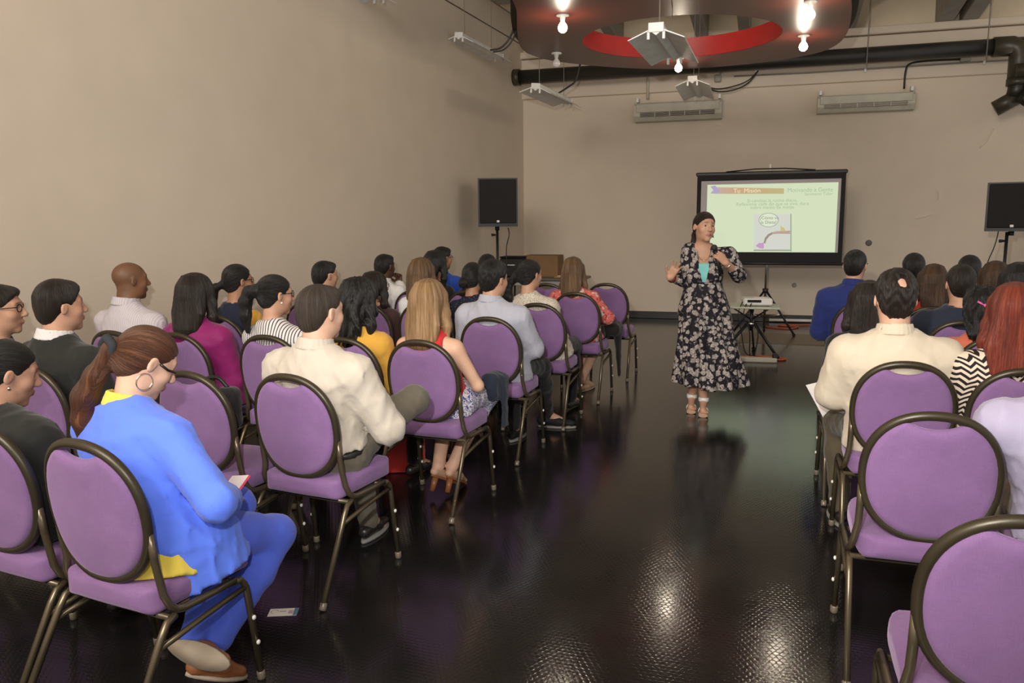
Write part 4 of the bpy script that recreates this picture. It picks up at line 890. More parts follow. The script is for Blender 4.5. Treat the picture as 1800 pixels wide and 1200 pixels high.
P8, H8, _, _ = seated('L3c', (483, 481), 'woman in black and white striped top with high black ponytail and glasses', 'f', fy=0.05, hyaw=28, hpitch=2, skin='light', w=1.02, hair=dict(style='pony', mat='black', knot=(-0.015, -0.110, 0.030), kr=0.034, tail=[(-0.06, -0.135, 0.030, 0.034), (-0.075, -0.155, -0.03, 0.038), (-0.072, -0.160, -0.11, 0.034), (-0.060, -0.155, -0.20, 0.016)], tie=TIE, tr=0.028, tw=0.008), top=dict(name='blouse', mat=BSTRIPE, inf=0.016), bottom=dict(mat=BLKC), shoes=dict(mat=LEATHER), specs=True)
P9, H9, pt9, A9 = seated('L2c', (562, 497), 'man in ivory shirt and taupe trousers sitting with one leg crossed high', 'm', fy=0.06, hyaw=13, hpitch=0, skin='fair', w=1.16, hs=1.04, hair=dict(style='short', mat='salt', vol=-0.003, amp=0.0014, line=0.020), top=dict(mat=OFFW, inf=0.022, amp=0.0046, fold=0.13, sl=0.010, t0=0.185, cuff=0.006), collar=OFFW, belt=LEATHER,
    bottom=dict(mat=TAUPE, amp=0.004), shoes=dict(mat=LEATHER, sole=GREYSOLE), arms={1: (('py', 682, 752, 0.13), (0.06, 0.34, 0.70)), -1: ((-0.26, 0.12, 0.68), (-0.02, 0.36, 0.66))},
    legs={1: dict(knee=('py', 728, 702, 0.46), ankle=(-0.16, 0.50, 0.44), toe=(-0.24, 0.58, 0.40)), -1: dict(knee=(-0.11, 0.45, 0.50), ankle=(-0.02, 0.42, 0.09))}, feet={1: ((-0.13, 0.48, 0.40), (-0.36, 0.58, 0.40))}, **near)
seated('L3d', (634, 488), 'woman in mustard yellow top with long wavy black hair and glasses', 'f', fy=0.05, hyaw=30, hpitch=4, skin='light', w=0.98, hair=dict(style='wave', mat='black', len=0.285, width=0.115, vol=0.004), top=dict(name='blouse', mat=MUST, inf=0.016, amp=0.0035), bottom=dict(mat=BLKC), shoes=dict(mat=LEATHER), specs=True)
P15, H15, pt15, A15 = seated('L3e', (755, 491), 'blonde woman in sleeveless red top and blue patterned skirt', 'f', fy=0.05, hyaw=4, skin='fair', w=1.05, hair=dict(style='long', mat='blonde', len=0.25, width=0.112, vol=0.006, freq=0.8), top=dict(name='sleeveless_top', mat=RED, inf=0.012, sleeve='none', open=True, amp=0.0022, hem=0.075), bottom=dict(mat=SWIRL, kind='skirt', inf=0.024, drop=0.25, waist=0.20), shoes=dict(mat=NUDE, sole=TANL, heel=0.085, heel_mat=TANL, w=0.032, h=0.03),
    legs={1: dict(ankle=(0.03, 0.16, 0.155), toe=(0.03, 0.27, 0.04)), -1: dict(ankle=(-0.03, 0.10, 0.17), toe=(0.015, 0.21, 0.06))}, feet={1: ((0.03, 0.12, 0.105), (0.05, 0.30, 0.010)), -1: ((-0.035, 0.06, 0.125), (0.02, 0.23, 0.035))},
    arms={1: (('py', 840, 678, 0.10), (0.10, 0.36, 0.64)), -1: ((-0.21, 0.08, 0.68), (-0.05, 0.34, 0.62))}, **near)
seated('L4a', (417, 463), 'ponytailed woman in navy vest and mustard sleeves, glasses, near the left wall', 'f', fy=0.05, hyaw=24, skin='tan', w=1.0, hair=dict(style='pony', mat='black', knot=(0.0, -0.108, -0.010), kr=0.026, tail=[(-0.035, -0.150, -0.03, 0.026), (-0.05, -0.165, -0.09, 0.03), (-0.05, -0.165, -0.16, 0.022), (-0.045, -0.16, -0.20, 0.01)], tie=PALE_TIE, tr=0.020, tw=0.006), top=dict(name='vest', mat=NAVY, inf=0.014, sleeve_mat=MUST), bottom=dict(mat=BLKC), shoes=dict(mat=LEATHER), specs=True)
seated('L5a', (571, 457), 'short-haired man whose head shows above the ivory-shirted man', 'm', fy=0.05, hyaw=28, skin='light', hair=dict(style='short', mat='black', vol=-0.003), top=dict(mat=NAVY), bottom=dict(mat=BLKC), shoes=dict(mat=LEATHER))
seated('L5b', (660, 476), 'bespectacled woman in dark maroon top behind the wavy black hair', 'f', fy=0.06, hyaw=26, skin='light', hair=dict(style='long', mat='dark', len=0.18, width=0.095), top=dict(name='blouse', mat=MAROON, inf=0.014), bottom=dict(mat=BLKC), shoes=dict(mat=LEATHER), specs=True)
P13, H13, pt13, A13 = seated('L6b', (676, 445), 'dark-skinned man in white shirt with fist raised by his chin', 'm', fy=0.05, hyaw=14, skin='dark', hair=dict(style='short', mat='black', vol=-0.004), top=dict(mat=WHITEC, inf=0.014), collar=WHITEC, bottom=dict(mat=BLKC), shoes=dict(mat=LEATHER), hands=(1,), arms={1: ((0.25, 0.16, 0.82), ('py', 702, 500, 0.22)), ('d', 1): (-0.1, 0.1, 1.0), ('n', 1): (0.2, 1, 0.1), ('c', 1): 1.3})
P14, H14, _, _ = seated('L5c', (742, 452), 'woman in white top with half-up brown hair held by a clip', 'f', fy=0.05, hyaw=8, skin='light', w=0.95, hair=dict(style='half', mat='dkblonde', len=0.22, width=0.092), top=dict(name='blouse', mat=WHITEC, inf=0.012), bottom=dict(mat=BLKC), shoes=dict(mat=LEATHER))
seated('L6c', (768, 439), 'woman in black with dark hair beyond the half-up brown hair, in profile', 'f', fy=0.05, hyaw=30, skin='tan', hair=dict(style='long', mat='black', len=0.2, width=0.098), top=dict(name='blouse', mat=BLKC), bottom=dict(mat=BLKC), shoes=dict(mat=LEATHER))
seated('L7b', (778, 433), 'farthest person by the left wall, in bright blue shirt with glasses', 'm', fy=0.05, hyaw=30, skin='tan', hair=dict(style='short', mat='black'), top=dict(mat=BLUES), bottom=dict(mat=BLKC), shoes=dict(mat=LEATHER), specs=True, step=0.016, hstep=0.007)
seated('L5d', (832, 460), 'woman in navy dotted dress with dark hair gathered in a low bun', 'f', fy=0.05, hyaw=6, skin='tan', w=1.08, hair=dict(style='bun', mat='black', knot=(-0.03, -0.105, -0.03), kr=0.045), top=dict(name='dress', mat=DOTS, inf=0.016, skirt=0.01, sleeve='short'), bottom=dict(mat=DOTS, kind='skirt'), shoes=dict(mat=LEATHER))
seated('L6d', (857, 446), 'farthest dark-haired head just left of the corner speaker stand', 'm', fy=0.05, hyaw=-5, skin='tan', hair=dict(style='short', mat='black'), top=dict(mat=BLKC), bottom=dict(mat=BLKC), shoes=dict(mat=LEATHER), step=0.016, hstep=0.007)
seated('L4e', (868, 459), 'dark-haired man in pale blue-grey shirt and black trousers with sneakers', 'm', fy=0.04, hyaw=24, skin='light', w=1.04, hair=dict(style='short', mat='black', vol=0.010, amp=0.005), top=dict(mat=GREYBL, inf=0.022, skirt=0.010, amp=0.0045, fold=0.12, sl=0.010), collar=GREYBL, bottom=dict(mat=BLKC), shoes=dict(mat=BLACKM, sole=GREYSOLE, w=0.044),
    legs={1: dict(knee=(0.17, 0.46, 0.52), ankle=('px', 962, 728, 0.10), toe=('px', 1000, 745, 0.03)), -1: dict(knee=(-0.05, 0.44, 0.52), ankle=(0.02, 0.28, 0.10), toe=(0.03, 0.42, 0.03))}, arms={1: (('py', 938, 612, 0.14), (0.12, 0.36, 0.66)), -1: (None, (-0.1, 0.34, 0.64))}, step=0.012)
P21, H21, pt21, A21 = seated('L5e', (932, 455), 'woman in cream patterned blouse with black hair and low ponytail clip', 'f', fy=0.05, hyaw=26, skin='light', w=1.05, hair=dict(style='pony', mat='black', knot=(-0.060, -0.088, -0.005), kr=0.040, tail=[(-0.10, -0.13, -0.06, 0.030), (-0.115, -0.15, -0.11, 0.046), (-0.105, -0.15, -0.17, 0.046), (-0.09, -0.15, -0.21, 0.03)]), top=dict(name='blouse', mat=CREAMP, inf=0.018, skirt=0.01, amp=0.004, sl=0.008), bottom=dict(mat=BLKC), shoes=dict(mat=LEATHER))
P22, H22, pt22, A22 = seated('L6e', (1008, 451), 'woman in coral floral blouse and black skirt with long light brown hair', 'f', fy=0.05, hyaw=0, skin='fair', w=1.08, hair=dict(style='long', mat='dkblonde', len=0.235, width=0.098), top=dict(name='blouse', mat=FLORALC, inf=0.018, amp=0.003), bottom=dict(mat=BLKC, kind='skirt', inf=0.02), shoes=dict(mat=NUDE, sole=SOLE, heel=0.05, w=0.032, h=0.03),
    legs={1: dict(ankle=('px', 1022, 668, 0.11), toe=('px', 1040, 676, 0.035)), -1: dict(ankle=(-0.02, 0.30, 0.11))}, arms={1: ((0.24, 0.08, 0.70), (0.14, 0.34, 0.62))})

# right block
seated('R3a', (1576, 476), 'balding man in cream shirt and khaki trousers on the right of the aisle', 'm', fy=0.05, hyaw=-4, skin='fair', w=1.22, hs=1.05, hair=dict(style='short', mat='dark', vol=0.008, amp=0.009, bald=(((0.010, -0.098, 0.100), (0.022, 0.032, 0.032)), ((-0.008, -0.090, 0.112), (0.016, 0.022, 0.020)), ((0.022, -0.104, 0.084), (0.014, 0.020, 0.022)))), top=dict(mat=CREAM, inf=0.022, amp=0.004, fold=0.14, sl=0.012), collar=CREAM, bottom=dict(mat=KHAKI), shoes=dict(mat=LEATHER, sole=GREYSOLE),
    legs={-1: dict(knee=(-0.22, 0.40, 0.52), ankle=(-0.20, 0.32, 0.09)), 1: dict(knee=(0.16, 0.45, 0.52))}, arms={-1: (('py', 1462, 690, 0.10), (-0.16, 0.34, 0.64))}, **near)
seated('R3b', (1784, 497), 'woman with long dyed red hair in black and cream chevron knit', 'f', fy=0.05, hyaw=0, skin='fair', w=1.12, hair=dict(style='long', mat='red', len=0.30, width=0.120, vol=0.006), top=dict(name='knit_top', mat=CHEV, inf=0.020, skirt=0.01, amp=0.002, sl=0.010), bottom=dict(mat=BLKC), shoes=dict(mat=LEATHER), **near)
seated('C1b', (1876, 560), 'person in pale lavender shirt and grey trousers cut by the right edge', 'm', fy=0.06, hyaw=-8, skin='light', w=1.15, hair=dict(style='short', mat='dark'), top=dict(mat=LAV, inf=0.022, sl=0.016, amp=0.004), collar=LAV, bottom=dict(mat=GREYTR, inf=0.018, amp=0.006), shoes=dict(mat=LEATHER), arms={-1: (('py', 1778, 748, 0.10), (-0.04, 0.36, 0.68))}, legs={-1: dict(knee=('py', 1775, 868, 0.44))}, **near)
seated('R4a', (1527, 492), 'woman with long dark hair and black top mostly hidden by the balding man', 'f', fy=0.04, hyaw=-4, skin='light', hair=dict(style='long', mat='dark', len=0.27, width=0.10), top=dict(name='blouse', mat=BLKC, inf=0.014), bottom=dict(mat=BLKC), shoes=dict(mat=LEATHER))
P10, H10, pt10, A10 = seated('R4b', (1727, 501), 'woman in coral top with curly black hair and a pink hair bow', 'f', fy=0.05, hyaw=-4, skin='light', w=1.12, hair=dict(style='wave', mat='black', len=0.17, width=0.098, front=False), top=dict(name='blouse', mat=CORAL, inf=0.014, sleeve='short'), bottom=dict(mat=BLKC), shoes=dict(mat=LEATHER))
seated('R5b', (1691, 465), 'short-haired man in dark slate navy shirt in front of the coral top', 'm', fy=0.05, hyaw=0, skin='light', w=1.12, hair=dict(style='short', mat='dark', vol=0.003), top=dict(mat=SLATE, inf=0.018), bottom=dict(mat=BLKC), shoes=dict(mat=LEATHER))
seated('R5c', (1791, 460), 'dark-haired woman at the right edge right of the swept-back brown hair', 'f', fy=0.05, skin='tan', hair=dict(style='long', mat='black', len=0.2), top=dict(name='blouse', mat=BLKC), bottom=dict(mat=BLKC), shoes=dict(mat=LEATHER))
seated('R6a', (1505, 438), 'man in royal navy jacket with short black hair and glasses', 'm', fy=0.06, hyaw=20, skin='light', w=1.10, hair=dict(style='short', mat='black', vol=-0.001), top=dict(name='jacket', mat=NAVYJ, inf=0.022, sl=0.010, amp=0.004), collar=NAVYJ, bottom=dict(mat=NAVY), shoes=dict(mat=LEATHER), specs=True)
seated('R6b', (1641, 463), 'woman in deep red blouse with straight brown hair, seen from behind', 'f', fy=0.05, hyaw=-3, skin='light', hair=dict(style='long', mat='brown', len=0.24, width=0.095), top=dict(name='blouse', mat=RUST, inf=0.012), bottom=dict(mat=BLKC), shoes=dict(mat=LEATHER))
seated('R6c', (1750, 458), 'woman with swept-back long brown hair between the two dark heads at right', 'f', fy=0.05, hyaw=-3, skin='light', hair=dict(style='half', mat='brown', len=0.24, width=0.10), top=dict(name='blouse', mat=BLKC), bottom=dict(mat=BLKC), shoes=dict(mat=LEATHER))
seated('R7b', (1607, 446), 'dark round head in the front row just right of the navy jacket man', 'm', fy=0.05, skin='tan', hair=dict(style='short', mat='black', vol=0.006), top=dict(mat=BLKC), bottom=dict(mat=BLKC), shoes=dict(mat=LEATHER), step=0.016, hstep=0.007)
seated('R7c', (1705, 449), 'cropped black head in the front row above the slate navy man', 'm', fy=0.05, skin='tan', hair=dict(style='short', mat='black', vol=0.004), top=dict(mat=BLKC), bottom=dict(mat=BLKC), shoes=dict(mat=LEATHER), step=0.016, hstep=0.007)

# ---------------------------------------------------------------- overhead: suspended red soffit, lamps, pipe, air conditioners
DISC_Z = 3.30
def red_soffit():
    t = thing('suspended_soffit', 'big wavy-edged dark red soffit panel with round opening hung from ceiling', 'ceiling panel', tuple(on_z(1195, 62, DISC_Z)))
    base = arr(t.location); base[2] = 0; t.location = (base[0], base[1], 0)
    pix = [(908, 20), (909, 55), (915, 82), (935, 97), (985, 109), (1090, 119), (1200, 121), (1320, 112), (1420, 97), (1465, 82), (1488, 60), (1497, 25), (1499, -10)]
    out = [on_z(x, y, DISC_Z)[:2] for x, y in pix]
    # beyond the frame the outline closes in the same wavy way towards the camera
    c = on_z(1195, 62, DISC_Z)[:2]
    out += [arr((0.66, 6.6)), arr((0.72, 6.0)), arr((0.35, 5.55)), arr((-0.35, 5.55)), arr((-0.95, 5.70)), arr((-1.55, 5.60)), arr((-1.95, 5.9)), arr((-2.02, 6.35))]
    n = len(out); sm = []                                                        # Catmull-Rom smoothing of the outline
    for i in range(n):
        p0, p1, p2, p3 = out[i - 1], out[i], out[(i + 1) % n], out[(i + 2) % n]
        for q in range(5):
            u = q / 5; sm.append(0.5 * ((2 * p1) + (p2 - p0) * u + (2 * p0 - 5 * p1 + 4 * p2 - p3) * u * u + (3 * p1 - p0 - 3 * p2 + p3) * u ** 3))
    cc = (on_z(1195, 28, DISC_Z)[:2] + on_z(1195, 103, DISC_Z)[:2]) / 2; e1, e2 = on_z(1028, 66, DISC_Z)[:2], on_z(1362, 66, DISC_Z)[:2]; cc = (cc + (e1 + e2) / 2) / 2
    rh = (np.linalg.norm(e2 - e1) / 2 + np.linalg.norm(on_z(1195, 28, DISC_Z)[:2] - on_z(1195, 103, DISC_Z)[:2]) / 2) / 2
    # match outline points to hole points by angle
    ang = np.unwrap([math.atan2(*(p - cc)[::-1]) for p in sm]); m_ = len(sm)
    hole = [cc + rh * arr((math.cos(a), math.sin(a))) for a in ang]
    def ringmesh(scale, z0, z1, hs=1.0):
        o = [cc + (p - cc) * scale for p in sm]; h_ = [cc + (p - cc) * hs for p in hole]
        v = [(p[0] - base[0], p[1] - base[1], z0) for p in o] + [(p[0] - base[0], p[1] - base[1], z0) for p in h_] + [(p[0] - base[0], p[1] - base[1], z1) for p in o] + [(p[0] - base[0], p[1] - base[1], z1) for p in h_]
        f = []
        for i in range(m_):
            j = (i + 1) % m_
            f += [(i, m_ + i, m_ + j, j), (2 * m_ + i, 2 * m_ + j, 3 * m_ + j, 3 * m_ + i), (i, j, 2 * m_ + j, 2 * m_ + i)]
        return MB().add(v, f, False)
    red = NT('glossy_dark_red_soffit_paint', 0.36, 0.22); o = red.obj()
    red.color(red.ramp(red.noise(o, 1.2, 4), [(0.3, (0.068, 0.012, 0.008)), (0.7, (0.090, 0.017, 0.012))])); red.b.inputs['Coat Weight'].default_value = 0.13; red.b.inputs['Coat Roughness'].default_value = 0.14
    part('soffit_panel', ringmesh(1.0, DISC_Z, DISC_Z + 0.10), red.m, t)
    part('soffit_rim', ringmesh(1.035, DISC_Z + 0.10, DISC_Z + 0.16), paint('soffit_dark_rim', (0.020, 0.014, 0.010), 0.6), t, 'dark wider ring above the red panel')  # dark ring, slightly wider than the panel below it
    v, f = [], []
    for i, p in enumerate(hole):
        for z in (DISC_Z + 0.002, DISC_Z + 0.20): v.append((p[0] - base[0], p[1] - base[1], z))
        j = (i + 1) % m_; f.append((2 * i, 2 * i + 1, 2 * j + 1, 2 * j))
    part('opening_band', MB().add(v, f), paint('bright_red_band', (0.36, 0.016, 0.014), 0.4), t, 'bright red band lining the round opening')
    for i in (3, 20, 38, 55, 75):
        p = cc + (sm[i] - cc) * 0.88; part('hanger_rod', MB().tube([(p[0] - base[0], p[1] - base[1], DISC_Z + 0.15), (p[0] - base[0], p[1] - base[1], 5.6)], 0.006, 6), GREYMET, t)
    return t
red_soffit()
GLOW = bpy.data.materials.new('lit_bulb_glass'); GLOW.use_nodes = True
b_ = GLOW.node_tree.nodes['Principled BSDF']; b_.inputs['Emission Color'].default_value = (1, 0.86, 0.68, 1); b_.inputs['Emission Strength'].default_value = 16; b_.inputs['Base Color'].default_value = (1, 1, 1, 1)
DIM = paint('unlit_bulb_glass', (0.75, 0.70, 0.68), 0.25)
def bulb(px, py, lit, label):
    P = on_z(px, py, DISC_Z)
    t = thing('light_bulb', label, 'light bulb', tuple(P), 0, 'bulbs under the red soffit')
    part('socket', MB().lathe([(0.055, 0.0), (0.055, -0.010), (0.024, -0.014), (0.021, -0.045), (0.0, -0.045)], (0, 0, 0), 16), WHITE, t)
    part('bulb', MB().lathe([(0.014, -0.042), (0.018, -0.060), (0.036, -0.085), (0.042, -0.108), (0.034, -0.132), (0.016, -0.146), (0.0, -0.149)], (0, 0, 0), 16), GLOW if lit else DIM, t)
    if lit:
        l = add_light('bulb_light', 'POINT', (0, 0, -0.20), 11, (1.0, 0.86, 0.66), shadow_soft_size=0.04); l.data.specular_factor = 0.35; l.parent = t
bulb(989, 26, True, 'lit bulb on the red soffit, leftmost of the four burning')
bulb(1193, 102, True, 'lit bulb at the red soffit back edge, below the end of a hanging strip lamp')
bulb(1413, 62, True, 'lit bulb on the red soffit to the right of the round opening, rear of two')
bulb(1425, 2, True, 'lit bulb at the top edge of the photo, right of the soffit opening')
bulb(978, 93, False, 'small unlit bulb near the left back edge of the red soffit')

def strip_lamp(P0, P1, label, wires, tilt=0.0, top=5.6):
    """fluorescent strip fitting: near end P0, far end P1"""
    P0, P1 = arr(P0), arr(P1); d = P1 - P0; L = np.linalg.norm(d); rz = math.atan2(d[1], d[0]) - math.pi / 2; d0 = d / L
    t = thing('strip_lamp', label, 'strip lamp', tuple((P0 + P1) / 2), rz, 'strip lamps hanging on wires')
    sl = math.asin(max(-1, min(1, d0[2]))); h = L / 2
    c, s_ = math.cos(sl), math.sin(sl); R = arr([[1, 0, 0], [0, c, -s_], [0, s_, c]])
    Rt = R @ arr([[math.cos(tilt), 0, math.sin(tilt)], [0, 1, 0], [-math.sin(tilt), 0, math.cos(tilt)]])
    q = lambda x, y, z: Rt @ arr((x, y, z))
    part('housing', MB().box(q(0, 0, 0.035), (0.10, L, 0.055), 0.006, Rt), WHITE, t)
    for sx in (-1, 1):
        v = [q(sx * x, y, z) for y in (-h, h) for x, z in ((0.045, 0.012), (0.20, -0.050), (0.205, -0.045), (0.05, 0.020))]
        part('reflector', MB().add(v, [(0, 1, 5, 4), (2, 3, 7, 6), (1, 2, 6, 5), (3, 0, 4, 7), (0, 3, 2, 1), (4, 5, 6, 7)], False), GREYMET, t)
    part('centre_ridge', MB().add([q(x, y, z) for y in (-h, h) for x, z in ((-0.045, 0.010), (0, -0.022), (0.045, 0.010))], [(0, 1, 4, 3), (1, 2, 5, 4), (0, 2, 1), (3, 4, 5), (0, 3, 5, 2)], False), GREYMET, t)
    for sy in (-1, 1):
        for sx in (-1, 1): part('lamp_holder', MB().box(q(sx * 0.055, sy * (h - 0.012), -0.022), (0.022, 0.022, 0.055), 0.004, Rt), WHITE, t)
        part('end_cap', MB().box(q(0, sy * h, 0.032), (0.112, 0.012, 0.068), 0.004, Rt), WHITE, t)
    for y in wires:
        a = q(0, y * h, 0.06); part('hanging_wire', MB().tube([a, (a[0], a[1], top - t.location[2])], 0.004, 5), WIRE, t)
    return t
strip_lamp(on_x(806, 66, lx(6.2) + 0.30), on_x(878, 103, lx(7.4) + 0.32), 'white strip lamp close to left wall, left of the red soffit', (-0.75, 0.55), 0.10)
strip_lamp(on_x(610, -34, lx(3.4) + 0.32), on_x(668, -2, lx(4.6) + 0.34), 'strip lamp cut by top edge of the photo, nearest along the left wall', (-0.75, 0.55), 0.10)
strip_lamp(on_y(941, 156, 9.6), on_y(998, 182, 10.9), 'small strip lamp hanging in the far left corner under the black pipe', (-0.8, 0.7), 0.10)
strip_lamp(on_y(1153, 56, 6.1), on_y(1186, 103, 7.4), 'strip lamp hanging in front of the round opening of the red soffit', (-0.7, 0.6), 0.0, DISC_Z + 0.01)
strip_lamp(on_y(1217, 143, 10.2), on_y(1229, 170, 11.5), 'strip lamp above the left air conditioner near back wall', (-0.7, 0.7))

def pipe_run():
    Y = BACK_Y - 0.42
    a = on_y(903, 133, Y); b = on_y(1790, 84, Y); b[2] = (a[2] + b[2]) / 2; a[2] = b[2]
    t = thing('ceiling_pipe', 'thick black pipe along the top of the back wall ending in an elbow', 'pipe', tuple((a + b) / 2)); o = arr(t.location)
    part('pipe', MB().tube([a - o, (b + arr((0.15, 0, 0))) - o], 0.105, 16), PIPE, t)
    part('coupling', MB().tube([a - o + arr((0.0, 0, 0)), a - o + arr((0.10, 0, 0))], 0.125, 16), PIPEJ, t)
    e = on_y(1779, 84, Y) - o; e[2] = 0
    part('elbow', MB().tube([e + arr(q) for q in ((-0.22, 0, 0), (0, 0, 0), (0.06, -0.01, -0.03), (0.09, -0.015, -0.09), (0.09, -0.02, -0.16), (0.09, -0.02, -0.42))], 0.125, 16), PIPEJ, t)
    part('drop_pipe', MB().tube([e + arr(q) for q in ((0.09, -0.02, -0.36), (0.09, -0.02, -0.55), (0.06, -0.03, -0.66))], [0.11, 0.11, 0.10], 14), PIPE, t)
    part('drop_joint', MB().tube([e + arr(q) for q in ((0.09, -0.02, -0.42), (0.09, -0.02, -0.50))], 0.135, 14), PIPEJ, t)
    part('branch_pipe', MB().tube([e + arr(q) for q in ((0.10, -0.03, -0.64), (-0.14, 0.02, -0.78))], 0.10, 14), PIPEJ, t)
    for px in (1525, 1776 - 42):
        p = on_y(px, 60, Y - 0.02) - o; part('hanger_rod', MB().tube([(p[0], -0.11, -0.17), (p[0] + 0.02, -0.11, 2.2)], 0.007, 6), WIRE, t)
    # second, thinner stub to the right
    return t, o, Y
pt, po, pY = pipe_run()
t = thing('side_pipe', 'short brown pipe stub beside the pipe elbow at the right edge', 'pipe', tuple(on_y(1806, 122, pY - 0.2)))
part('pipe', MB().tube([(-0.12, 0.05, 0), (0.7, 0.05, 0.02)], 0.085, 14), PIPEJ, t)
part('pipe_end', MB().tube([(0.06, 0, -0.30), (-0.02, 0.06, -0.40)], 0.09, 14), PIPE, t)
part('drop_pipe', MB().tube([(0.10, 0.05, 0.0), (0.10, 0.05, -0.18), (0.08, 0.02, -0.30)], 0.07, 12), PIPEJ, t)
Yc = BACK_Y - 0.075
pts = [on_y(x, y, Yc) for x, y in ((1290, 134), (1420, 128), (1560, 119), (1780, 105))]; o = thing('conduit', 'thin grey conduit running just below the black pipe', 'conduit', tuple(pts[0])); p0 = arr(o.location)
part('tube', MB().tube([p - p0 for p in pts], 0.012, 6), WIRE, o)
part('junction_box', MB().box(on_y(1697, 103, Yc - 0.02) - p0, (0.13, 0.05, 0.075), 0.008), paint('grey_green_box', (0.36, 0.37, 0.31), 0.5), o)
for px, py in ((1521, 124), (1730, 110), (1329, 124)): part('clip', MB().box(on_y(px, py, Yc - 0.01) - p0, (0.03, 0.03, 0.05), 0.004), WHITE, o)
pts = [on_y(x, y, Yc - 0.03) for x, y in ((1589, 156), (1592, 125), (1600, 112), (1630, 107), (1692, 104))]
o = link('power_cable', MB().cable(pts, 0.013, 6).mesh('power_cable'), CABLE); tag(o, 'black cable rising from the right air conditioner to a junction box', 'cable')
pts = [on_y(x, y, Yc - 0.05) for x, y in ((1240, 152), (1262, 161), (1290, 158), (1315, 146), (1333, 124))]
mb_ = MB().cable(pts, 0.010, 6); mb_.cable([p + arr((0, -0.02, 0.05 * math.sin(i * 0.8))) for i, p in enumerate(pts)], 0.009, 6)
o = link('power_cable', mb_.mesh('power_cable'), CABLE); tag(o, 'slack pair of cables looping above the left air conditioner', 'cable')
pts = [on_y(x, y, 10.6) for x, y in ((975, 168), (1000, 152), (1012, 141), (1020, 112))]
o = link('power_cable', MB().cable(pts, 0.012, 6).mesh('power_cable'), CABLE); tag(o, 'cable from the corner strip lamp up to the black pipe', 'cable')
pts = [on_y(x, y, 7.9) for x, y in ((862, 88), (880, 84), (895, 68), (905, 42), (912, 0), (914, -30))]
mb_ = MB().cable(pts, 0.010, 6); mb_.cable([p + arr((0.03, 0, -0.02)) for p in pts], 0.008, 6)
o = link('power_cable', mb_.mesh('power_cable'), CABLE); tag(o, 'dark cables hanging beside the left edge of the red soffit', 'cable')

def air_con(px0, py0, px1, py1, label, dark):
    """top-left corner and bottom-right corner on the photo"""
    Y = BACK_Y - 0.20; a = on_y(px0, py0, Y); b = on_y(px1, py1, Y); w = b[0] - a[0]; h = a[2] - b[2]
    t = thing('air_conditioner', label, 'air conditioner', ((a[0] + b[0]) / 2, BACK_Y, (a[2] + b[2]) / 2), 0, 'long wall air conditioners')
    prof = [(-0.02, h / 2), (-0.17, h / 2 - 0.02), (-0.20, h / 2 - 0.06), (-0.20, -h / 2 + 0.08), (-0.15, -h / 2 + 0.01), (-0.02, -h / 2)]
    v = [(x, y, z) for x in (-w / 2, w / 2) for y, z in prof]; n = len(prof)
    part('casing', MB().add(v, [tuple(range(n))[::-1], tuple(range(n, 2 * n))] + [(i, (i + 1) % n, n + (i + 1) % n, n + i) for i in range(n)], False), ACW, t)
    part('front_panel', MB().box((0, -0.205, h * 0.16), (w * 0.95, 0.018, h * 0.42), 0.006), ACW, t)
    part('air_outlet', MB().box((0, -0.202, -h * 0.16), (w * 0.86, 0.012, h * 0.20), 0.003), dark, t)
    for k in range(3): part('slat', MB().box((0, -0.209, -h * 0.16 + (k - 1) * h * 0.062), (w * 0.86, 0.010, 0.008), 0.002), ACW, t)
    for k in range(5): part('divider', MB().box((-w * 0.43 + w * 0.86 * (k + 0.5) / 5 + w * .086, -0.209, -h * 0.16), (0.014, 0.012, h * 0.20), 0.002), ACW, t)
    for sx in (-1, 1): part('bracket', MB().box((sx * w * 0.47, -0.09, h / 2 + 0.03), (0.04, 0.12, 0.07), 0.006), GREYMET, t)
    return t
air_con(1115, 179, 1268, 208, 'long white air conditioner on the back wall with dark louvres, left of two', BLACKM)
air_con(1438, 166, 1608, 192, 'long white air conditioner on the back wall, right of two with cable on top', paint('grey_louvre', (0.16, 0.145, 0.11), 0.6))
p = on_y(1139, 138, Yc); o = link('drain_pipe', MB().tube([p + arr((0, 0, 0.16)), p - arr((0, 0, 0.30))], 0.022, 8).mesh('drain_pipe'), ACW); tag(o, 'short beige drain pipe above left end of the left air conditioner', 'pipe')
p = on_y(1262, 138, Yc); o = link('floodlight', MB().box(p, (0.10, 0.08, 0.11), 0.015).tube([p, p + arr((0.06, 0, 0.11)), p + arr((0.18, 0, 0.15))], 0.010, 6).mesh('floodlight'), GREYBEAM); tag(o, 'small grey fixture with bent cable just below the black pipe', 'fixture')

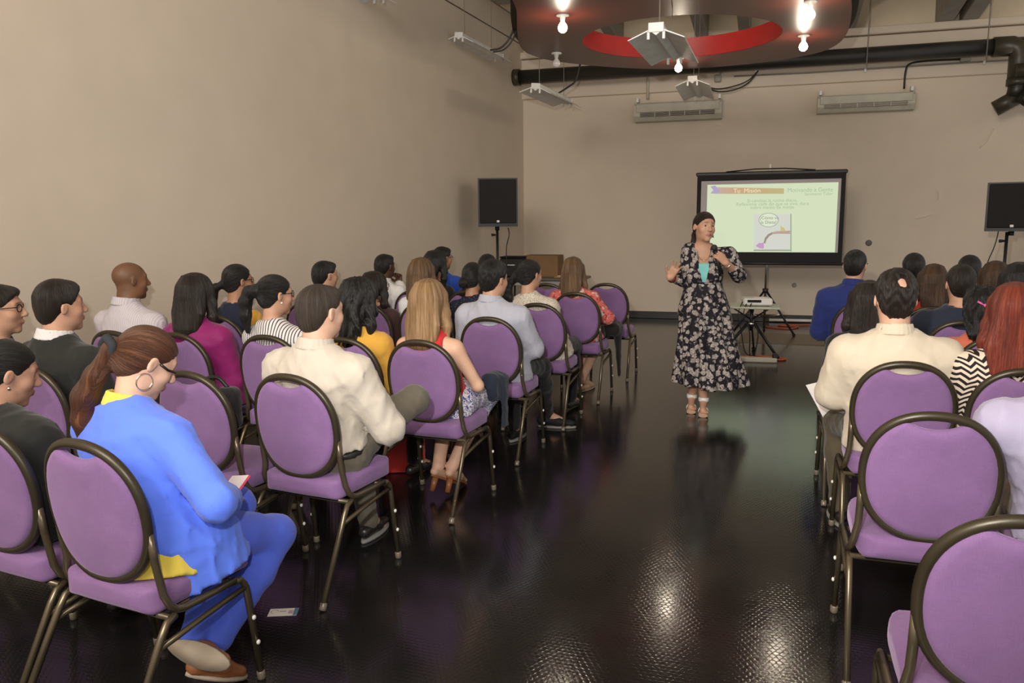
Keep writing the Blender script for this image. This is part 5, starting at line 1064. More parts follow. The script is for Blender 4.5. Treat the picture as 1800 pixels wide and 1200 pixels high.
# ---------------------------------------------------------------- projection screen on its tripod
def projection_screen():
    Y = 11.35
    TL, TR, BL, BR = on_y(1226, 306, Y), on_y(1487, 303, Y), on_y(1222, 462, Y), on_y(1480, 467, Y)
    x0, x1 = (TL[0] + BL[0]) / 2, (TR[0] + BR[0]) / 2; z1 = (TL[2] + TR[2]) / 2; z0 = (BL[2] + BR[2]) / 2; cx = (x0 + x1) / 2; w = x1 - x0
    t = thing('projection_screen', 'tripod projection screen with black border by back wall showing a pale slide', 'projection screen', (cx, Y, 0))
    part('black_border', MB().box((0, 0.004, (z0 + z1) / 2), (w, 0.006, z1 - z0), 0.0), BLACKM, t)
    ix, iz0, iz1 = w / 2 - 0.055, z0 + 0.16, z1 - 0.085
    white = NT('screen_fabric', 0.8, 0.2); white.color((0.46, 0.42, 0.43)); part('screen_fabric', MB().box((0, -0.0015, (iz0 + iz1) / 2), (2 * ix, 0.005, iz1 - iz0)), white.m, t)
    part('bottom_bar', MB().tube([(-w / 2 - 0.02, -0.005, z0 + 0.012), (w / 2 + 0.03, -0.005, z0 + 0.012)], 0.020, 10), BLACK, t)
    part('top_case', MB().box((0, 0.03, z1 + 0.006), (w + 0.04, 0.06, 0.05), 0.012), BLACK, t)
    part('carry_handle', MB().tube([(-w * 0.30, 0.0, z1 + 0.03), (-w * 0.1, 0.0, z1 + 0.06), (w * 0.1, 0.0, z1 + 0.06), (w * 0.30, 0.0, z1 + 0.03)], 0.010, 6), BLACK, t)
    part('hook', MB().lathe([(0.022, 0), (0.022, 0.03), (0.012, 0.05), (0.016, 0.075), (0, 0.085)], (0.0, 0.02, z1 + 0.04), 10), WHITE, t)
    part('pole', MB().tube([(0.0, 0.05, 0.10), (0.0, 0.05, z1)], 0.016, 8), CHROME, t)
    part('leg_collar', MB().lathe([(0.035, -0.03), (0.04, 0.03)], (0, 0.05, 0.58), 12), BLACK, t)
    for a in (-30, 90, 205):
        c, s_ = math.cos(rad(a)), math.sin(rad(a)); lg = part('leg', MB().tube([(0.03 * c, 0.05 + 0.03 * s_, 0.56), (0.44 * c, 0.05 + 0.44 * s_, 0.025)], 0.013, 8, flat=(0.6, 1.2)), BLACK, t)
        part('rubber_foot', MB().ball((0.44 * c, 0.05 + 0.44 * s_, 0.022), 0.022, 8), BLACKM, lg)
        part('leg_brace', MB().tube([(0.02 * c, 0.05 + 0.02 * s_, 0.22), (0.25 * c, 0.05 + 0.25 * s_, 0.28)], 0.007, 6), CHROME, t)
    # the projected slide
    a, b = on_y(1244, 323, Y), on_y(1473, 322, Y); c, d = on_y(1240, 448, Y), on_y(1468, 450, Y)
    sx0, sx1 = (a[0] + c[0]) / 2 - cx, (b[0] + d[0]) / 2 - cx; sz1, sz0 = (a[2] + b[2]) / 2, iz0 + 0.004
    def lit(name, col, k=1.0):
        n = NT(name, 0.8, 0.1); n.color(tuple(x * 0.25 for x in col)); n.b.inputs['Emission Color'].default_value = (*col, 1); n.b.inputs['Emission Strength'].default_value = 0.92 * k; return n.m
    def P(px, py): q = on_y(px, py, Y); return arr((q[0] - cx, -0.0075, q[2]))
    part('projected_slide', MB().add([(sx0, -0.006, sz0), (sx1, -0.006, sz0), (sx1, -0.006, sz1), (sx0, -0.006, sz1)], [(0, 1, 2, 3)], False), lit('slide_light', srgb(205, 218, 186)), t, 'pale green-white projected slide')
    def flat(name, pix, mt, dy=0.0):
        v = [P(*p) + arr((0, dy, 0)) for p in pix]; return part(name, MB().add(v, [tuple(range(len(v)))[::-1]], False), mt, t)
    g = NT('banner_light', 0.8, 0.1); xs = g.sep(g.obj())[0]; mr = g.node('ShaderNodeMapRange'); g.link(xs, mr.inputs[0]); mr.inputs[1].default_value = P(1250, 330)[0]; mr.inputs[2].default_value = P(1380, 330)[0]
    col = g.ramp(mr.outputs[0], [(0.05, srgb(198, 172, 165)), (0.35, srgb(203, 165, 132)), (0.8, srgb(196, 176, 130)), (1.0, srgb(194, 180, 132))]); g.link(col, g.b.inputs['Emission Color']); g.b.inputs['Emission Strength'].default_value = 0.9; g.color((0.1, 0.08, 0.05))
    flat('slide_banner', [(1259, 329), (1378, 331), (1378, 340.5), (1256, 340.5)], g.m)
    flat('slide_emblem', [(1249, 328), (1257, 326), (1262, 331), (1266, 337), (1260, 340), (1249, 340), (1254, 334)], lit('emblem_light', srgb(172, 160, 196)), -0.001)
    grey = lit('slide_text_light', srgb(166, 182, 152)); pale = lit('slide_title_light', srgb(236, 226, 190)); dk = lit('bubble_text_light', srgb(120, 138, 122))
    def text(body, px, py, size_px, mt, align='CENTER', sx=1.0):
        cu = bpy.data.curves.new('slide_text', 'FONT'); cu.body = body; cu.align_x = align; cu.size = size_px * 0.0095; cu.extrude = 0.0
        tmp = bpy.data.objects.new('slide_text_curve', cu); me = bpy.data.meshes.new_from_object(tmp); me.name = 'slide_text'; bpy.data.objects.remove(tmp); me.materials.clear()
        o = link('slide_text', me, mt, t); q = P(px, py); o.location = (q[0], q[1] - 0.002, q[2]); o.rotation_euler = (math.pi / 2, 0, 0); o.scale = (sx, 1, 1); return o
    text('Tu  Misión', 1313, 338.5, 8.5, pale); text('Motivando a Gente', 1464, 336, 7.5, grey, 'RIGHT'); text('Seminario Taller', 1464, 342.5, 5.5, grey, 'RIGHT')
    for i, s_ in enumerate(('Si cambias la rutina diaria,', 'Reflexiona: cada día que se vive, dura', 'sobre medio de metas')): text(s_, 1357, 354.8 + 6 * i, 6.4, grey)
    flat('cartoon_panel', [(1325, 376), (1391, 376), (1391, 441), (1325, 441)], lit('cartoon_panel_light', srgb(205, 208, 200)))
    edge = lit('cartoon_outline_light', srgb(150, 164, 140))
    flat('cartoon_frame', [(1389.3, 376), (1391.3, 376), (1391.3, 441.5), (1389.3, 441.5)], edge, -0.001); flat('cartoon_frame', [(1325, 438.5), (1391, 438.5), (1391, 441), (1325, 441)], edge, -0.001)
    bub = [(1351 + 16.5 * math.cos(k * math.pi / 14), 386.5 + 11.5 * math.sin(k * math.pi / 14)) for k in range(28)]
    flat('speech_bubble_outline', [(1351 + (x - 1351) * 1.07, 386.5 + (y - 386.5) * 1.09) for x, y in bub], edge, -0.001); flat('speech_bubble', bub, lit('bubble_light', srgb(216, 224, 200)), -0.002)
    text('¿Cómo va', 1352, 385.2, 6.2, dk).location.y -= 0.003; text('la Dieta?', 1351, 393, 6.2, dk).location.y -= 0.003
    lane = [(1342, 427), (1344.5, 418), (1350, 411.5), (1357, 408), (1366, 406.2), (1389, 405.2), (1389, 411), (1368, 410.6), (1358, 411.5), (1352, 415), (1347.5, 421), (1345, 428)]
    for i in range(5): flat('cartoon_ledge', [lane[i], lane[i + 1], lane[10 - i], lane[11 - i]], lit('ledge_light', srgb(150, 140, 128) if i < 3 else srgb(182, 158, 142)), -0.001)
    flat('cartoon_shape', [(1328, 432), (1334, 427), (1342, 426.5), (1343, 432), (1342, 437), (1335, 436)], lit('pink_shape_light', srgb(190, 152, 188)), -0.002)
    flat('cartoon_shape', [(1372.5, 395.5), (1375, 399), (1378, 400), (1381, 405.4), (1372, 405.4)], lit('yellow_shape_light', srgb(196, 190, 120)), -0.002)
    return t
projection_screen()

# ---------------------------------------------------------------- loudspeakers on stands
def speaker_stand(x, y, top, label):
    t = thing('speaker_stand', label, 'speaker stand', (x, y, 0))
    part('pole', MB().tube([(0, 0, 0.25), (0, 0, top)], 0.018, 10), BLACK, t); part('lower_pole', MB().tube([(0, 0, 0.20), (0, 0, top * 0.62)], 0.024, 10), BLACK, t)
    part('collar', MB().lathe([(0.032, -0.04), (0.036, 0.0), (0.032, 0.04)], (0, 0, top * 0.62), 12), BLACK, t)
    part('clamp_knob', MB().tube([(-0.02, -0.01, top - 0.10), (-0.075, -0.02, top - 0.10)], [0.012, 0.02], 8), BLACK, t)
    for a in (20, 140, 260):
        c, s_ = math.cos(rad(a)), math.sin(rad(a)); lg = part('leg', MB().tube([(0.03 * c, 0.03 * s_, 0.62), (0.46 * c, 0.46 * s_, 0.02)], 0.013, 8), BLACK, t)
        part('rubber_foot', MB().ball((0.46 * c, 0.46 * s_, 0.02), 0.02, 8), BLACKM, lg); part('leg_brace', MB().tube([(0.03 * c, 0.03 * s_, 0.25), (0.24 * c, 0.24 * s_, 0.32)], 0.008, 6), BLACK, t)
def loudspeaker(P, w, h, d, rz, label):
    """P is the middle of the underside"""
    t = thing('loudspeaker', label, 'loudspeaker', tuple(P), rz)
    f = -d / 2; poly = [(-w / 2, f), (w / 2, f), (w * 0.36, d / 2), (-w * 0.36, d / 2)]
    part('cabinet', MB().prism(poly, 0, h), BLACK, t)
    part('front_grille', MB().box((0, f - 0.008, h * 0.52), (w * 0.92, 0.018, h * 0.90), 0.012), paint('speaker_grille', (0.010, 0.0085, 0.009), 0.75, bump=0.5, bscale=900), t)
    part('badge', MB().box((0, f - 0.019, h * 0.11), (0.035, 0.006, 0.028), 0.004), GREYMET, t, 'small silver badge')
    for s_ in (-1, 1): part('side_handle', MB().box((s_ * w * 0.44, 0.02, h * 0.52), (0.02, 0.10, 0.03), 0.006, arr([[math.cos(0.28), s_ * math.sin(0.28), 0], [-s_ * math.sin(0.28), math.cos(0.28), 0], [0, 0, 1]])), GREYBEAM, t)
    part('pole_cup', MB().lathe([(0.03, -0.05), (0.03, 0.0)], (0, 0, 0), 12), BLACK, t)
    return t
sy = 10.3; p = on_y(874, 398, sy); speaker_stand(p[0], p[1], p[2] - 0.01, 'black speaker stand in the far left corner')
ph = on_y(874, 314, sy)[2] - p[2]; loudspeaker(p, 0.52, ph, 0.40, rad(22), 'black loudspeaker on stand in the far left corner by the left wall')
sy = 10.4; p = on_y(1767, 406, sy); speaker_stand(p[0] + 0.02, p[1], p[2] - 0.01, 'black speaker stand at right edge behind the audience')
ph = on_y(1767, 321, sy)[2] - p[2]; loudspeaker(p + arr((0.06, 0, 0)), 0.52, ph, 0.38, rad(-14), 'black loudspeaker on stand cut by the right edge of the photo')
pts = [on_y(x, y, 10.5) for x, y in ((893, 400), (895, 412), (891, 430), (890, 445), (891, 470))]
o = link('speaker_cable', MB().cable(pts, 0.007, 6).mesh('speaker_cable'), CABLE); tag(o, 'thin cable hanging from the left corner loudspeaker', 'cable')
pts = [on_y(x, y, 10.45) for x, y in ((1755, 406), (1752, 420), (1746, 438), (1738, 456), (1730, 480))]
o = link('speaker_cable', MB().cable(pts, 0.006, 6).mesh('speaker_cable'), CABLE); tag(o, 'thin cable hanging from the right edge loudspeaker', 'cable')

# corner table with a box, a black case and papers
tp = on_z(945, 487, 0.74)
def corner_table():
    x0, y0 = on_z(905, 486, 0.74)[:2]; t = thing('folding_table', 'grey folding table in the far left corner behind the audience', 'table', (tp[0] + 0.06, tp[1] + 0.1, 0))
    part('tabletop', MB().box((0, 0, 0.725), (1.25, 0.70, 0.035), 0.01), paint('grey_table_laminate', (0.12, 0.115, 0.10), 0.4), t)
    part('apron', MB().box((0, -0.30, 0.67), (1.1, 0.02, 0.07), 0.004), GREYBEAM, t)
    for sx in (-1, 1):
        for sy_ in (-1, 1): part('leg', MB().tube([(sx * 0.52, sy_ * 0.28, 0.70), (sx * 0.54, sy_ * 0.30, 0.0)], 0.014, 8), BLACK, t)
    return arr((t.location[0], t.location[1], 0.7425))
ct = corner_table()
t = thing('cardboard_box', 'closed brown cardboard box on the corner folding table', 'box', tuple(ct + arr((-0.02, 0.10, 0))))
part('carton', MB().box((0, 0, 0.15), (0.50, 0.36, 0.30), 0.006), CARD, t); part('flap', MB().box((0, -0.09, 0.303), (0.49, 0.17, 0.006)), CARD, t); part('flap', MB().box((0, 0.09, 0.303), (0.49, 0.17, 0.006)), CARD, t)
t = thing('equipment_case', 'black equipment case on the corner table beside the cardboard box', 'case', tuple(ct + arr((-0.40, -0.14, 0))))
part('case', MB().box((0, 0, 0.14), (0.34, 0.30, 0.28), 0.02), BLACK, t); part('lid', MB().box((0, 0, 0.288), (0.345, 0.305, 0.02), 0.008), BLACKM, t); part('handle', MB().tube([(-0.06, -0.155, 0.18), (-0.05, -0.175, 0.18), (0.05, -0.175, 0.18), (0.06, -0.155, 0.18)], 0.008, 6), GREYMET, t)
t = thing('folder_tray', 'flat yellow-brown folder lying on the corner table', 'folder', tuple(ct + arr((0.40, -0.12, 0))))
part('folder', MB().box((0, 0, 0.012), (0.36, 0.26, 0.022), 0.004), paint('ochre_folder', (0.34, 0.17, 0.035), 0.6), t); part('papers', MB().box((0.01, 0, 0.026), (0.30, 0.21, 0.006)), WHITE, t)

# projector on its table in front of the screen
def projector_stand():
    c = on_z(1318, 627, 0.0); x, y = c[0], c[1] + 0.15
    t = thing('projector_table', 'small pale-topped tripod table with black legs beside the presenter', 'table', (x, y, 0))
    zt = on_y(1318, 536, y)[2]
    part('tabletop', MB().box((0, 0, zt - 0.012), (0.62, 0.46, 0.024), 0.008), paint('pale_green_laminate', (0.50, 0.52, 0.40), 0.4), t)
    part('column', MB().tube([(0, 0, 0.28), (0, 0, zt - 0.02)], 0.02, 8), BLACK, t)
    part('hub', MB().lathe([(0.03, -0.03), (0.045, 0), (0.03, 0.03)], (0, 0, 0.36), 10), CHROME, t)
    for a in (-35, 85, 205):
        cc, ss = math.cos(rad(a)), math.sin(rad(a)); lg = part('leg', MB().tube([(0.03 * cc, 0.03 * ss, 0.38), (0.36 * cc, 0.36 * ss, 0.02)], 0.016, 8, flat=(0.7, 1.2)), BLACK, t); part('rubber_foot', MB().ball((0.36 * cc, 0.36 * ss, 0.018), 0.024, 8), BLACKM, lg)
        part('support_arm', MB().tube([(0.01 * cc, 0.01 * ss, zt - 0.16), (0.24 * cc, 0.19 * ss, zt - 0.02)], 0.010, 6), BLACK, t)
    p = thing('projector', 'white slide projector standing on the small table beside the presenter', 'projector', (x + 0.05, y - 0.02, zt), rad(8))
    part('casing', MB().box((0, 0, 0.050), (0.32, 0.25, 0.080), 0.015), WHITE, p); part('vent', MB().box((-0.04, -0.126, 0.060), (0.15, 0.006, 0.030), 0.002), BLACKM, p); part('lens', MB().tube([(0.09, 0.11, 0.05), (0.09, 0.145, 0.05)], 0.03, 12), BLACK, p)
    for sx in (-1, 1): part('foot', MB().lathe([(0.014, 0), (0.014, 0.012)], (sx * 0.12, -0.08, 0), 8), BLACKM, p)
    part('control_panel', MB().box((0.03, 0.0, 0.0915), (0.12, 0.06, 0.004), 0.001), GREYMET, p)
    l = MB()
    for k in range(3): l.cable([(x - 0.1 + 0.05 * k, y - 0.13, zt + 0.05), (x - 0.14 + 0.06 * k, y - 0.27, zt - 0.08), (x - 0.10 + 0.09 * k, y - 0.25, 0.30), (x - 0.05 + 0.05 * k, y - 0.20, 0.05 - 0.02 * k + 0.01), (x + 0.06, y - 0.16, 0.012)], 0.006, 6)
    o = link('projector_cables', l.mesh('projector_cables'), CABLE); tag(o, 'bundle of dark cables falling from the projector to the floor', 'cable')
    t2 = thing('power_strip', 'long off-white power strip on the floor under the projector table', 'power strip', (x + 0.08, y - 0.46, 0), rad(4))
    part('strip_body', MB().box((0, 0, 0.026), (0.42, 0.09, 0.052), 0.01), paint('off_white_plastic', (0.45, 0.42, 0.33), 0.5), t2); part('plug', MB().box((0.19, -0.01, 0.075), (0.06, 0.05, 0.05), 0.008), BLACK, t2)
    pts = [(x - 0.25, y - 0.26, 0.012), (x + 0.0, y - 0.20, 0.012), (x + 0.22, y - 0.34, 0.012), (x + 0.38, y - 0.28, 0.012), (x + 0.30, y - 0.18, 0.012), (x + 0.06, y - 0.12, 0.012)]
    o = link('extension_cord', MB().cable(pts, 0.010, 6).mesh('extension_cord'), ORANGE); tag(o, 'orange extension cord coiled on the floor by the projector table', 'cord')
    q0 = on_z(1345, 575, 0); pts = [q0 + arr((0.0, 0, 0.012)), q0 + arr((0.3, -0.15, 0.012)), q0 + arr((0.45, 0.1, 0.012)), q0 + arr((0.2, 0.2, 0.012)), q0 + arr((1.2, 0.6, 0.012))]
    o = link('extension_cord', MB().cable(pts, 0.010, 6).mesh('extension_cord'), ORANGE); tag(o, 'orange-red extension cord lying beneath the projection screen', 'cord')
    o = link('floor_conduit', MB().tube([on_y(1352, 562, BACK_Y - 0.05), on_y(1500, 565, BACK_Y - 0.05)], 0.022, 8).mesh('floor_conduit'), GREYMET); tag(o, 'grey conduit along the baseboard right of the screen tripod', 'conduit')
projector_stand()

# printed card dropped on the floor
def floor_card():
    p = on_z(498, 1076, 0.0); t = thing('printed_card', 'white printed card lying on the black floor near the blue trousers', 'card', tuple(p), rad(22))
    L, Wd = 0.115, 0.062
    part('card', MB().box((0, 0, 0.0012), (L, Wd, 0.0012)), paint('card_white', (0.78, 0.74, 0.70), 0.5), t)
    part('blue_edge_print', MB().box((L / 2 - 0.008, 0, 0.0020), (0.015, Wd * 0.99, 0.0006)), paint('card_blue', (0.10, 0.22, 0.32), 0.5), t)
    part('emblem_print', MB().tube([(-0.035 + 0.015 * math.cos(k * 0.5), 0.004 + 0.015 * math.sin(k * 0.5), 0.0021) for k in range(10)], 0.0014, 5), paint('card_pink', (0.45, 0.22, 0.20), 0.5), t)
    part('text_print', MB().box((-0.002, 0.006, 0.0020), (0.026, 0.004, 0.0006)), paint('card_ink', (0.12, 0.11, 0.12), 0.5), t)
    part('photo_print', MB().box((0.030, -0.002, 0.0020), (0.018, 0.028, 0.0006)), paint('card_mauve', (0.50, 0.36, 0.40), 0.5), t)
floor_card()

# ---------------------------------------------------------------- the presenter
def presenter():
    base = on_z(1232, 722, 0.0); base[2] = 0; hd = math.atan2(-base[0] + 0.35, -base[1])          # she faces the audience
    fv = arr((math.sin(hd), math.cos(hd), 0)); rv = arr((math.cos(hd), -math.sin(hd), 0))
    root = thing('person', 'presenter in long black and white floral dress speaking into a microphone', 'person', tuple(base), -hd)
    def pt(x, y, ly):
        d = ray(x, y); q = CAM + d * ((ly - (CAM - base) @ fv) / (d @ fv)); return arr(((q - base) @ rv, (q - base) @ fv, q[2]))
    top = pt(1239, 372, 0.02); hs = 1.0; yaw = -24
    H = Head(top - arr((0, 0, 0.124)), Rz(-rad(yaw)) @ Rx(rad(2)) @ Ry(rad(-4)), hs); Yw = Rz(-rad(yaw)); x0 = H.c[0]
    N = H.c + arr((0.0, -0.045, -0.165)); P = arr((x0 * 0.6, 0, 0.80)); T = TORSO['f']; ts, rx, ry = T['ts'], arr(T['rx']) * 1.0, arr(T['ry']) * 1.02
    # her right arm (image left) opens to the side, her left holds the microphone
    SL = pt(1213, 441, -0.01); SR = pt(1281, 448, -0.01)
    EL, WL = pt(1201, 491, -0.02), pt(1177, 488, 0.14); ER, WR = pt(1299, 484, 0.02), pt(1276, 462, 0.20)
    arms = [(SL, EL, WL), (SR, ER, WR)]
    feet = [(pt(1217, 690, 0.02)[0], 0.00), (pt(1238, 690, 0.12)[0], 0.11)]
    lo, hi = arr((-0.60, -0.45, -0.01)), arr((0.60, 0.45, H.c[2] + 0.15)); hl, hr = WL, WR; HD = arr((0.60, 0.12, 0.62)); HD /= np.linalg.norm(HD); HN = arr((-0.42, 0.78, 0.28)); HN = HN - HD * (HN @ HD); HN /= np.linalg.norm(HN)
    fine = [(H.c - 0.13, H.c + 0.13, 0.005), (hl - arr((0.14, 0.12, 0.06)), hl + arr((0.10, 0.12, 0.16)), 0.006), (hr - arr((0.12, 0.12, 0.05)), hr + arr((0.06, 0.10, 0.16)), 0.006)]
    F = SDF(lo, hi, 0.013, fine); add_head(F, H, 'f'); F.cap(H.p(0, -0.022, -0.05), N + arr((0, 0.012, -0.03)), 0.050, 0.055, 0.03)
    F.loft(P, N, ts, rx - 0.006, ry - 0.006, k=0.03)
    for S_, E, Wr in arms: F.cap(P + (N - P) * 0.955, S_, 0.040, 0.048, 0.05); F.cap(S_, E, 0.049, 0.037, 0.035); F.cap(E, Wr, 0.038, 0.0255, 0.02)
    for s in (-1, 1): F.ell(P + (N - P) * 0.60 + arr((s * 0.070, 0.082, 0)), (0.066, 0.056, 0.064), k=0.04)
    for i, (fx, fy) in enumerate(feet):
        hip = P + arr(((-0.085, 0.085)[i], 0, 0.03)); kn = arr((fx * 0.7 + hip[0] * 0.3, fy * 0.6 + 0.02, 0.46)); an = arr((fx, fy - 0.03, 0.115)); F.cap(hip, kn, 0.085, 0.055, 0.04); F.cap(kn, kn + (an - kn) * 0.4, 0.052, 0.054, 0.03); F.cap(kn + (an - kn) * 0.4, an, 0.054, 0.032, 0.03); F.cap(an + arr((0, -0.02, -0.02)), an + arr((0.01, 0.11, -0.066)), 0.030, 0.026, 0.03)
        for q in range(5): F.cap(an + arr((-0.022 + 0.011 * q, 0.10, -0.068)), an + arr((-0.026 + 0.013 * q, 0.145 - 0.006 * abs(q - 1), -0.078)), 0.0095, 0.0085, 0.006)
    hand(F, WL, (-0.45, 0.25, 0.85), (-0.2, -0.95, 0.15), 0.170, 0.22, side=-1, spread=0.30); hand(F, WR, HD, HN, 0.165, 0.85, side=-1)
    body = link('body', F.mesh('body', {'mark': face_marks(H, 'f')}), SKIN['light'], root)
    for sx in (-1, 1): e = link('eye', EYE_ME, None, root); e.matrix_local = Matrix.Translation(Vector(H.p(sx * 0.031, 0.0695, 0.0115))) @ Matrix(H.R.tolist()).to_4x4()
    # dress: bodice, three-quarter sleeves and a long skirt in folds
    F = SDF(lo, hi, 0.0095); F.loft(P, N, ts, rx + 0.012, ry + 0.012, k=0.03)
    for S_, E, Wr in arms: F.cap(P + (N - P) * 0.955, S_, 0.046, 0.060, 0.05); F.cap(S_, E, 0.062, 0.058, 0.035); F.cap(E, E + (Wr - E) * 0.42, 0.058, 0.050, 0.02)
    for s in (-1, 1): F.ell(P + (N - P) * 0.60 + arr((s * 0.070, 0.084, 0)), (0.072, 0.062, 0.068), k=0.04)
    wz = (P + (N - P) * 0.42)[2]; hem = pt(1250, 680, 0.10)[2]
    hx0, hx1 = pt(1184, 668, 0)[0], pt(1314, 668, 0)[0]; hc = (hx0 + hx1) / 2; hw = abs(hx1 - hx0) / 2
    wav = lambda t, a: (1 - t) ** 0.8 * 0.024 * (np.sin(9 * a + 1.0 + 2 * t) + 0.6 * np.sin(15 * a + 2.0 - 3 * t))
    F.loft(arr((hc, 0.03, hem - 0.02)), P + (N - P) * 0.44, [0, 0.12, 0.45, 0.78, 0.92, 1.0], [hw, hw * 0.93, hw * 0.76, hw * 0.68, hw * 0.55, hw * 0.48], [hw * 0.86, hw * 0.80, hw * 0.64, 0.180, 0.138, 0.120], k=0.03, p=2.0, wav=wav)
    F.displace(folds(77, 0.0025, 0.09))
    vn = N + arr((0.0, 0.07, 0.02)); vb = P + (N - P) * 0.58 + arr((0, 0.18, 0))                    # the V neck
    for s in (-1, 1): F.chain([N + arr((s * 0.030, 0.055, 0.03)), N + arr((s * 0.020, 0.14, -0.10)), vb], [0.040, 0.036, 0.006], 0.02, op='sub')
    F.cap(N + arr((0, 0.03, 0.05)), N + arr((0, 0.16, -0.16)), 0.050, 0.030, 0.02, 'sub'); F.cap(H.p(0, -0.02, -0.03), N + arr((0, 0.012, 0.0)), 0.052, 0.058, 0.0, 'sub')
    hz = lambda V: None
    X, Z = F.ax[0][:, None, None], F.ax[2][None, None, :]; F.D = np.maximum(F.D, (hem + 0.018 * np.sin(9 * X + 0.6) + 0.012 * X / 0.3 - Z + 0 * F.ax[1][None, :, None]).astype(np.float32))
    link('dress', F.mesh('dress'), DRESS, root)
    F = SDF(N - arr((0.2, 0.16, 0.36)), N + arr((0.2, 0.26, 0.08)), 0.008); F.loft(P, N, ts, rx + 0.003, ry + 0.003, k=0.02)
    for s in (-1, 1): F.ell(P + (N - P) * 0.60 + arr((s * 0.066, 0.080, 0)), (0.068, 0.060, 0.066), k=0.05)
    F.plane((0, -1, 0), -(N[1] + 0.02)); F.plane((0, 0, 1), pt(1228, 463, 0.12)[2]); link('camisole', F.mesh('camisole'), TEAL, root)
    # dress lapel-like collar edges
    for s in (-1, 1):
        c = [N + arr((s * 0.052, -0.010, 0.035)), N + arr((s * 0.072, 0.045, 0.000)), N + arr((s * 0.074, 0.098, -0.075)), N + arr((s * 0.045, 0.130, -0.165))]
        part('lapel', MB().tube(c, [0.020, 0.026, 0.028, 0.010], 10, flat=(1.0, 0.42)), DRESS, root)
    hp = dict(style='pony', mat='dark', knot=(0.0, -0.105, -0.02), kr=0.030, tail=[(0.01, -0.13, -0.06, 0.030), (0.02, -0.135, -0.13, 0.028), (0.02, -0.13, -0.20, 0.010)], line=0.018, step=0.0055)
    F, uv = make_hair(H, Yw, hp, 0.0055, 99); link('hair', F.mesh('hair', {'strand': uv}), HAIR['dark'], root)
    # sandals with white straps and thick soles
    for i, (fx, fy) in enumerate(feet):
        an = arr((fx, fy - 0.03, 0.115)); s = MB().tube([an + arr((0, -0.03, -0.088)), an + arr((0.005, 0.05, -0.096)), an + arr((0.01, 0.15, -0.100))], [0.032, 0.036, 0.034], 12, flat=(1.05, 0.42), up=(0, 0, 1))
        sh = part('sandal', s, NUDE, root, 'nude platform sandal with white straps')
        part('heel', MB().tube([an + arr((0, -0.03, -0.06)), an + arr((0, -0.03, -0.113))], [0.024, 0.020], 10), TANL, sh)
        for y, r, z in ((0.070, 0.0385, -0.086), (-0.003, 0.0395, 0.002)):
            pts = [an + arr((0.006 * (y > 0) + r * math.cos(a), y, z + r * 1.15 * math.sin(a))) for a in [math.pi * k / 10 for k in range(11)]] if y > 0 else [an + arr((r * math.cos(a), y + r * math.sin(a), z)) for a in [2 * math.pi * k / 16 for k in range(16)]]
            part('strap', MB().tube(pts, 0.019 if y > 0 else 0.018, 8, closed=y <= 0, flat=(0.22, 1.0), up=(0, 0, 1) if y <= 0 else (0, 1, 0)), WHITE, sh)
    # jewellery and watch
    part('wristwatch', MB().tube([WL + rot_to(WL - EL) @ arr((0.030 * math.cos(a), 0.030 * math.sin(a), -0.03)) for a in [2 * math.pi * k / 16 for k in range(16)]], 0.010, 8, closed=True), paint('dark_red_watch_strap', (0.10, 0.008, 0.012), 0.4), root, 'dark red wristwatch')
    part('bracelet', MB().tube([WR + rot_to(WR - ER) @ arr((0.029 * math.cos(a), 0.029 * math.sin(a), -0.02)) for a in [2 * math.pi * k / 16 for k in range(16)]], 0.005, 8, closed=True), GOLD, root)
    part('necklace', MB().tube([N + arr((0.055 * math.sin(a), 0.052 + 0.075 * math.cos(a) ** 2, 0.005 - 0.095 * max(0, math.cos(a)))) for a in [-1.5 + 3.0 * k / 14 for k in range(15)]], 0.0018, 5), GOLD, root)
    part('earring', MB().tube([H.p(-0.084, -0.01, -0.035), H.p(-0.086, -0.01, -0.075)], [0.003, 0.006], 6), GOLD, root)
    # microphone, a thing she holds
    mid = WR + HD * 0.080 - HN * 0.034; ad = pt(1245, 434, 0.22) - pt(1258, 484, 0.20); ad = ad / np.linalg.norm(ad) * 0.24; a = mid + ad * 0.42; b = mid - ad * 0.58; Mw = lambda q: base + rv * q[0] + fv * q[1] + arr((0, 0, q[2])); A_, B_ = Mw(a), Mw(b)
    t = thing('microphone', 'black handheld microphone in the presenter hand below her chin', 'microphone', tuple(B_)); d = (A_ - B_)
    part('handle', MB().tube([(0, 0, 0), d * 0.72], [0.0135, 0.0175], 12), BLACK, t); part('grille', MB().ball(d * 0.88, 0.026, 14), paint('microphone_grille', (0.02, 0.02, 0.02), 0.5, bump=0.5, bscale=800), t); part('grille_ring', MB().tube([d * 0.74, d * 0.78], 0.0215, 12), BLACKM, t)
    return root, H
presenter()

# ---------------------------------------------------------------- things the audience holds or has put down
def world(pt_chair, local):
    x, y, hd = CHAIRS[pt_chair]; h = rad(hd); return arr((x + math.cos(h) * local[0] + math.sin(h) * local[1], y - math.sin(h) * local[0] + math.cos(h) * local[1], local[2]))
q = A2[1][2] + arr((-0.045, 0.06, 0.012)); t = thing('mobile_phone', 'mobile phone in a pink case in the hands of the blue-jacketed woman', 'phone', tuple(world('L1b', q)), -rad(10))
Rp = Rx(0.35) @ Rz(0.3)
part('phone_case', MB().box((0, 0, 0), (0.075, 0.145, 0.010), 0.005, Rp), paint('pink_phone_case', (0.62, 0.06, 0.12), 0.4), t); part('screen', MB().box(Rp @ arr((0, 0, 0.006)), (0.066, 0.132, 0.002), 0.001, Rp), paint('pale_phone_screen', (0.75, 0.66, 0.66), 0.2), t)
pp = on_z(1446, 700, 0.62); t = thing('paper_sheet', 'white sheet of paper sticking out left of the cream-shirted man', 'paper', tuple(pp), rad(14))
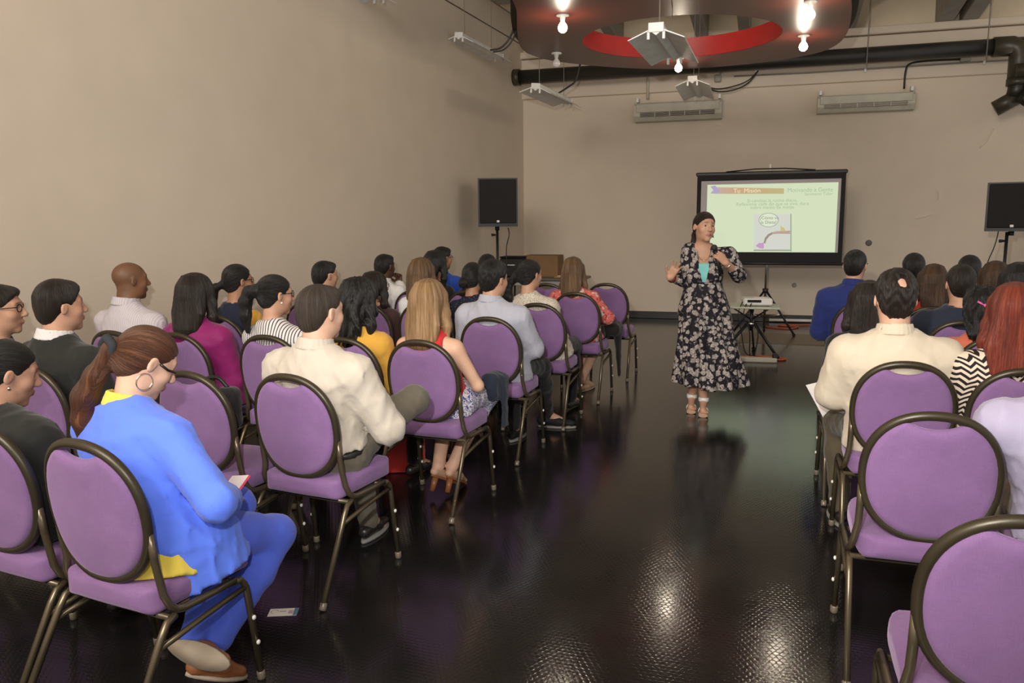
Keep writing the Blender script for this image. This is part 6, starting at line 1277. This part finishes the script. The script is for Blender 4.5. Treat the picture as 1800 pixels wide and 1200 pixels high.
part('sheet', MB().box((0.06, 0, 0), (0.20, 0.28, 0.003), 0.0, Ry(-0.25) @ Rx(0.55)), WHITEC, t)
def soft(name, label, cat, center, fill, mt, subs=(), rz=0.0, seed=5, step=0.010, amp=0.004, partname='shell'):
    t = thing(name, label, cat, tuple(center), rz); F = SDF((-0.35, -0.35, -0.45), (0.35, 0.35, 0.45), step); fill(F); F.displace(folds(seed, amp, 0.09)); link(partname, F.mesh(partname), mt, t)
    for nm, mb, m2 in subs: part(nm, mb, m2, t)
    return t
c = world('L2b', (0.19, -0.02, 0.62))
soft('handbag', 'black handbag between the magenta blouse and the empty purple chair back', 'handbag', on_y(403, 716, 3.00), lambda F: F.box((0, 0, 0), (0.055, 0.045, 0.10), 0.035), BLKC, [('buckle', MB().box((0.0, -0.046, 0.06), (0.04, 0.008, 0.018), 0.003), CHROME), ('strap', MB().cable([(0.0, 0.0, 0.09), (-0.04, -0.02, 0.14), (-0.07, -0.09, 0.13), (-0.03, -0.06, 0.05)], 0.009, 6), BLACK)])
rb = on_z(706, 832, 0.0)
soft('tote_bag', 'red bag standing on the floor left of the blonde woman chair', 'bag', rb + arr((0, 0.05, 0.115)), lambda F: F.box((0, 0, 0), (0.13, 0.05, 0.115), 0.02), cloth('red_tote_canvas', (0.50, 0.035, 0.03), 0.6), [('handle', MB().tube([(-0.06, 0, 0.10), (-0.05, 0, 0.20), (0.05, 0, 0.20), (0.06, 0, 0.10)], 0.008, 6), BLACK)], rad(20), amp=0.002)
soft('folded_jacket', 'dark navy jacket folded on the lap of the blonde woman in red', 'jacket', world('L3e', (0.19, 0.38, 0.60)), lambda F: (F.box((0, 0.02, 0.00), (0.055, 0.09, 0.085), 0.045), F.box((0.060, 0.06, -0.10), (0.014, 0.035, 0.16), 0.012, k=0.05)), cloth('dark_navy_jacket_cloth', (0.016, 0.022, 0.038)), (), -rad(4))
soft('draped_jacket', 'black jacket hanging from the lap of the woman in coral florals', 'jacket', world('L6e', (0.26, 0.27, 0.42)), lambda F: (F.box((-0.02, 0, 0.16), (0.09, 0.13, 0.06), 0.05), F.cap((0.03, 0.0, 0.14), (0.045, 0.02, -0.26), 0.065, 0.028, 0.04, flat=((1, 0, 0), 1.8))), BLKC)
# hair accessories and small wearables
part('hair_bow', MB().tube([H10.p(-0.052, -0.118, 0.050), H10.p(-0.020, -0.130, 0.030)], [0.014, 0.008], 8, flat=(1, 0.5)).tube([H10.p(-0.020, -0.130, 0.030), H10.p(0.010, -0.130, 0.016)], [0.008, 0.014], 8, flat=(1, 0.5)).ball(H10.p(-0.018, -0.132, 0.030), 0.010, 8), paint('pink_ribbon', (0.66, 0.10, 0.28), 0.4), bpy.data.objects[P10.name], 'pink hair bow')
part('hair_clip', MB().box(H21.p(-0.085, -0.115, -0.035), (0.030, 0.012, 0.010), 0.004), GOLD, P21, 'small pale hair clip')
part('hair_clip', MB().tube([H14.p(-0.045, -0.105, 0.040), H14.p(0.0, -0.122, 0.048), H14.p(0.045, -0.105, 0.040)], 0.007, 8), GOLD, P14, 'pale hair clip')
part('earring', MB().ball(H8.p(0.085, -0.004, -0.036), 0.006, 10), WHITE, P8, 'white stud earring')
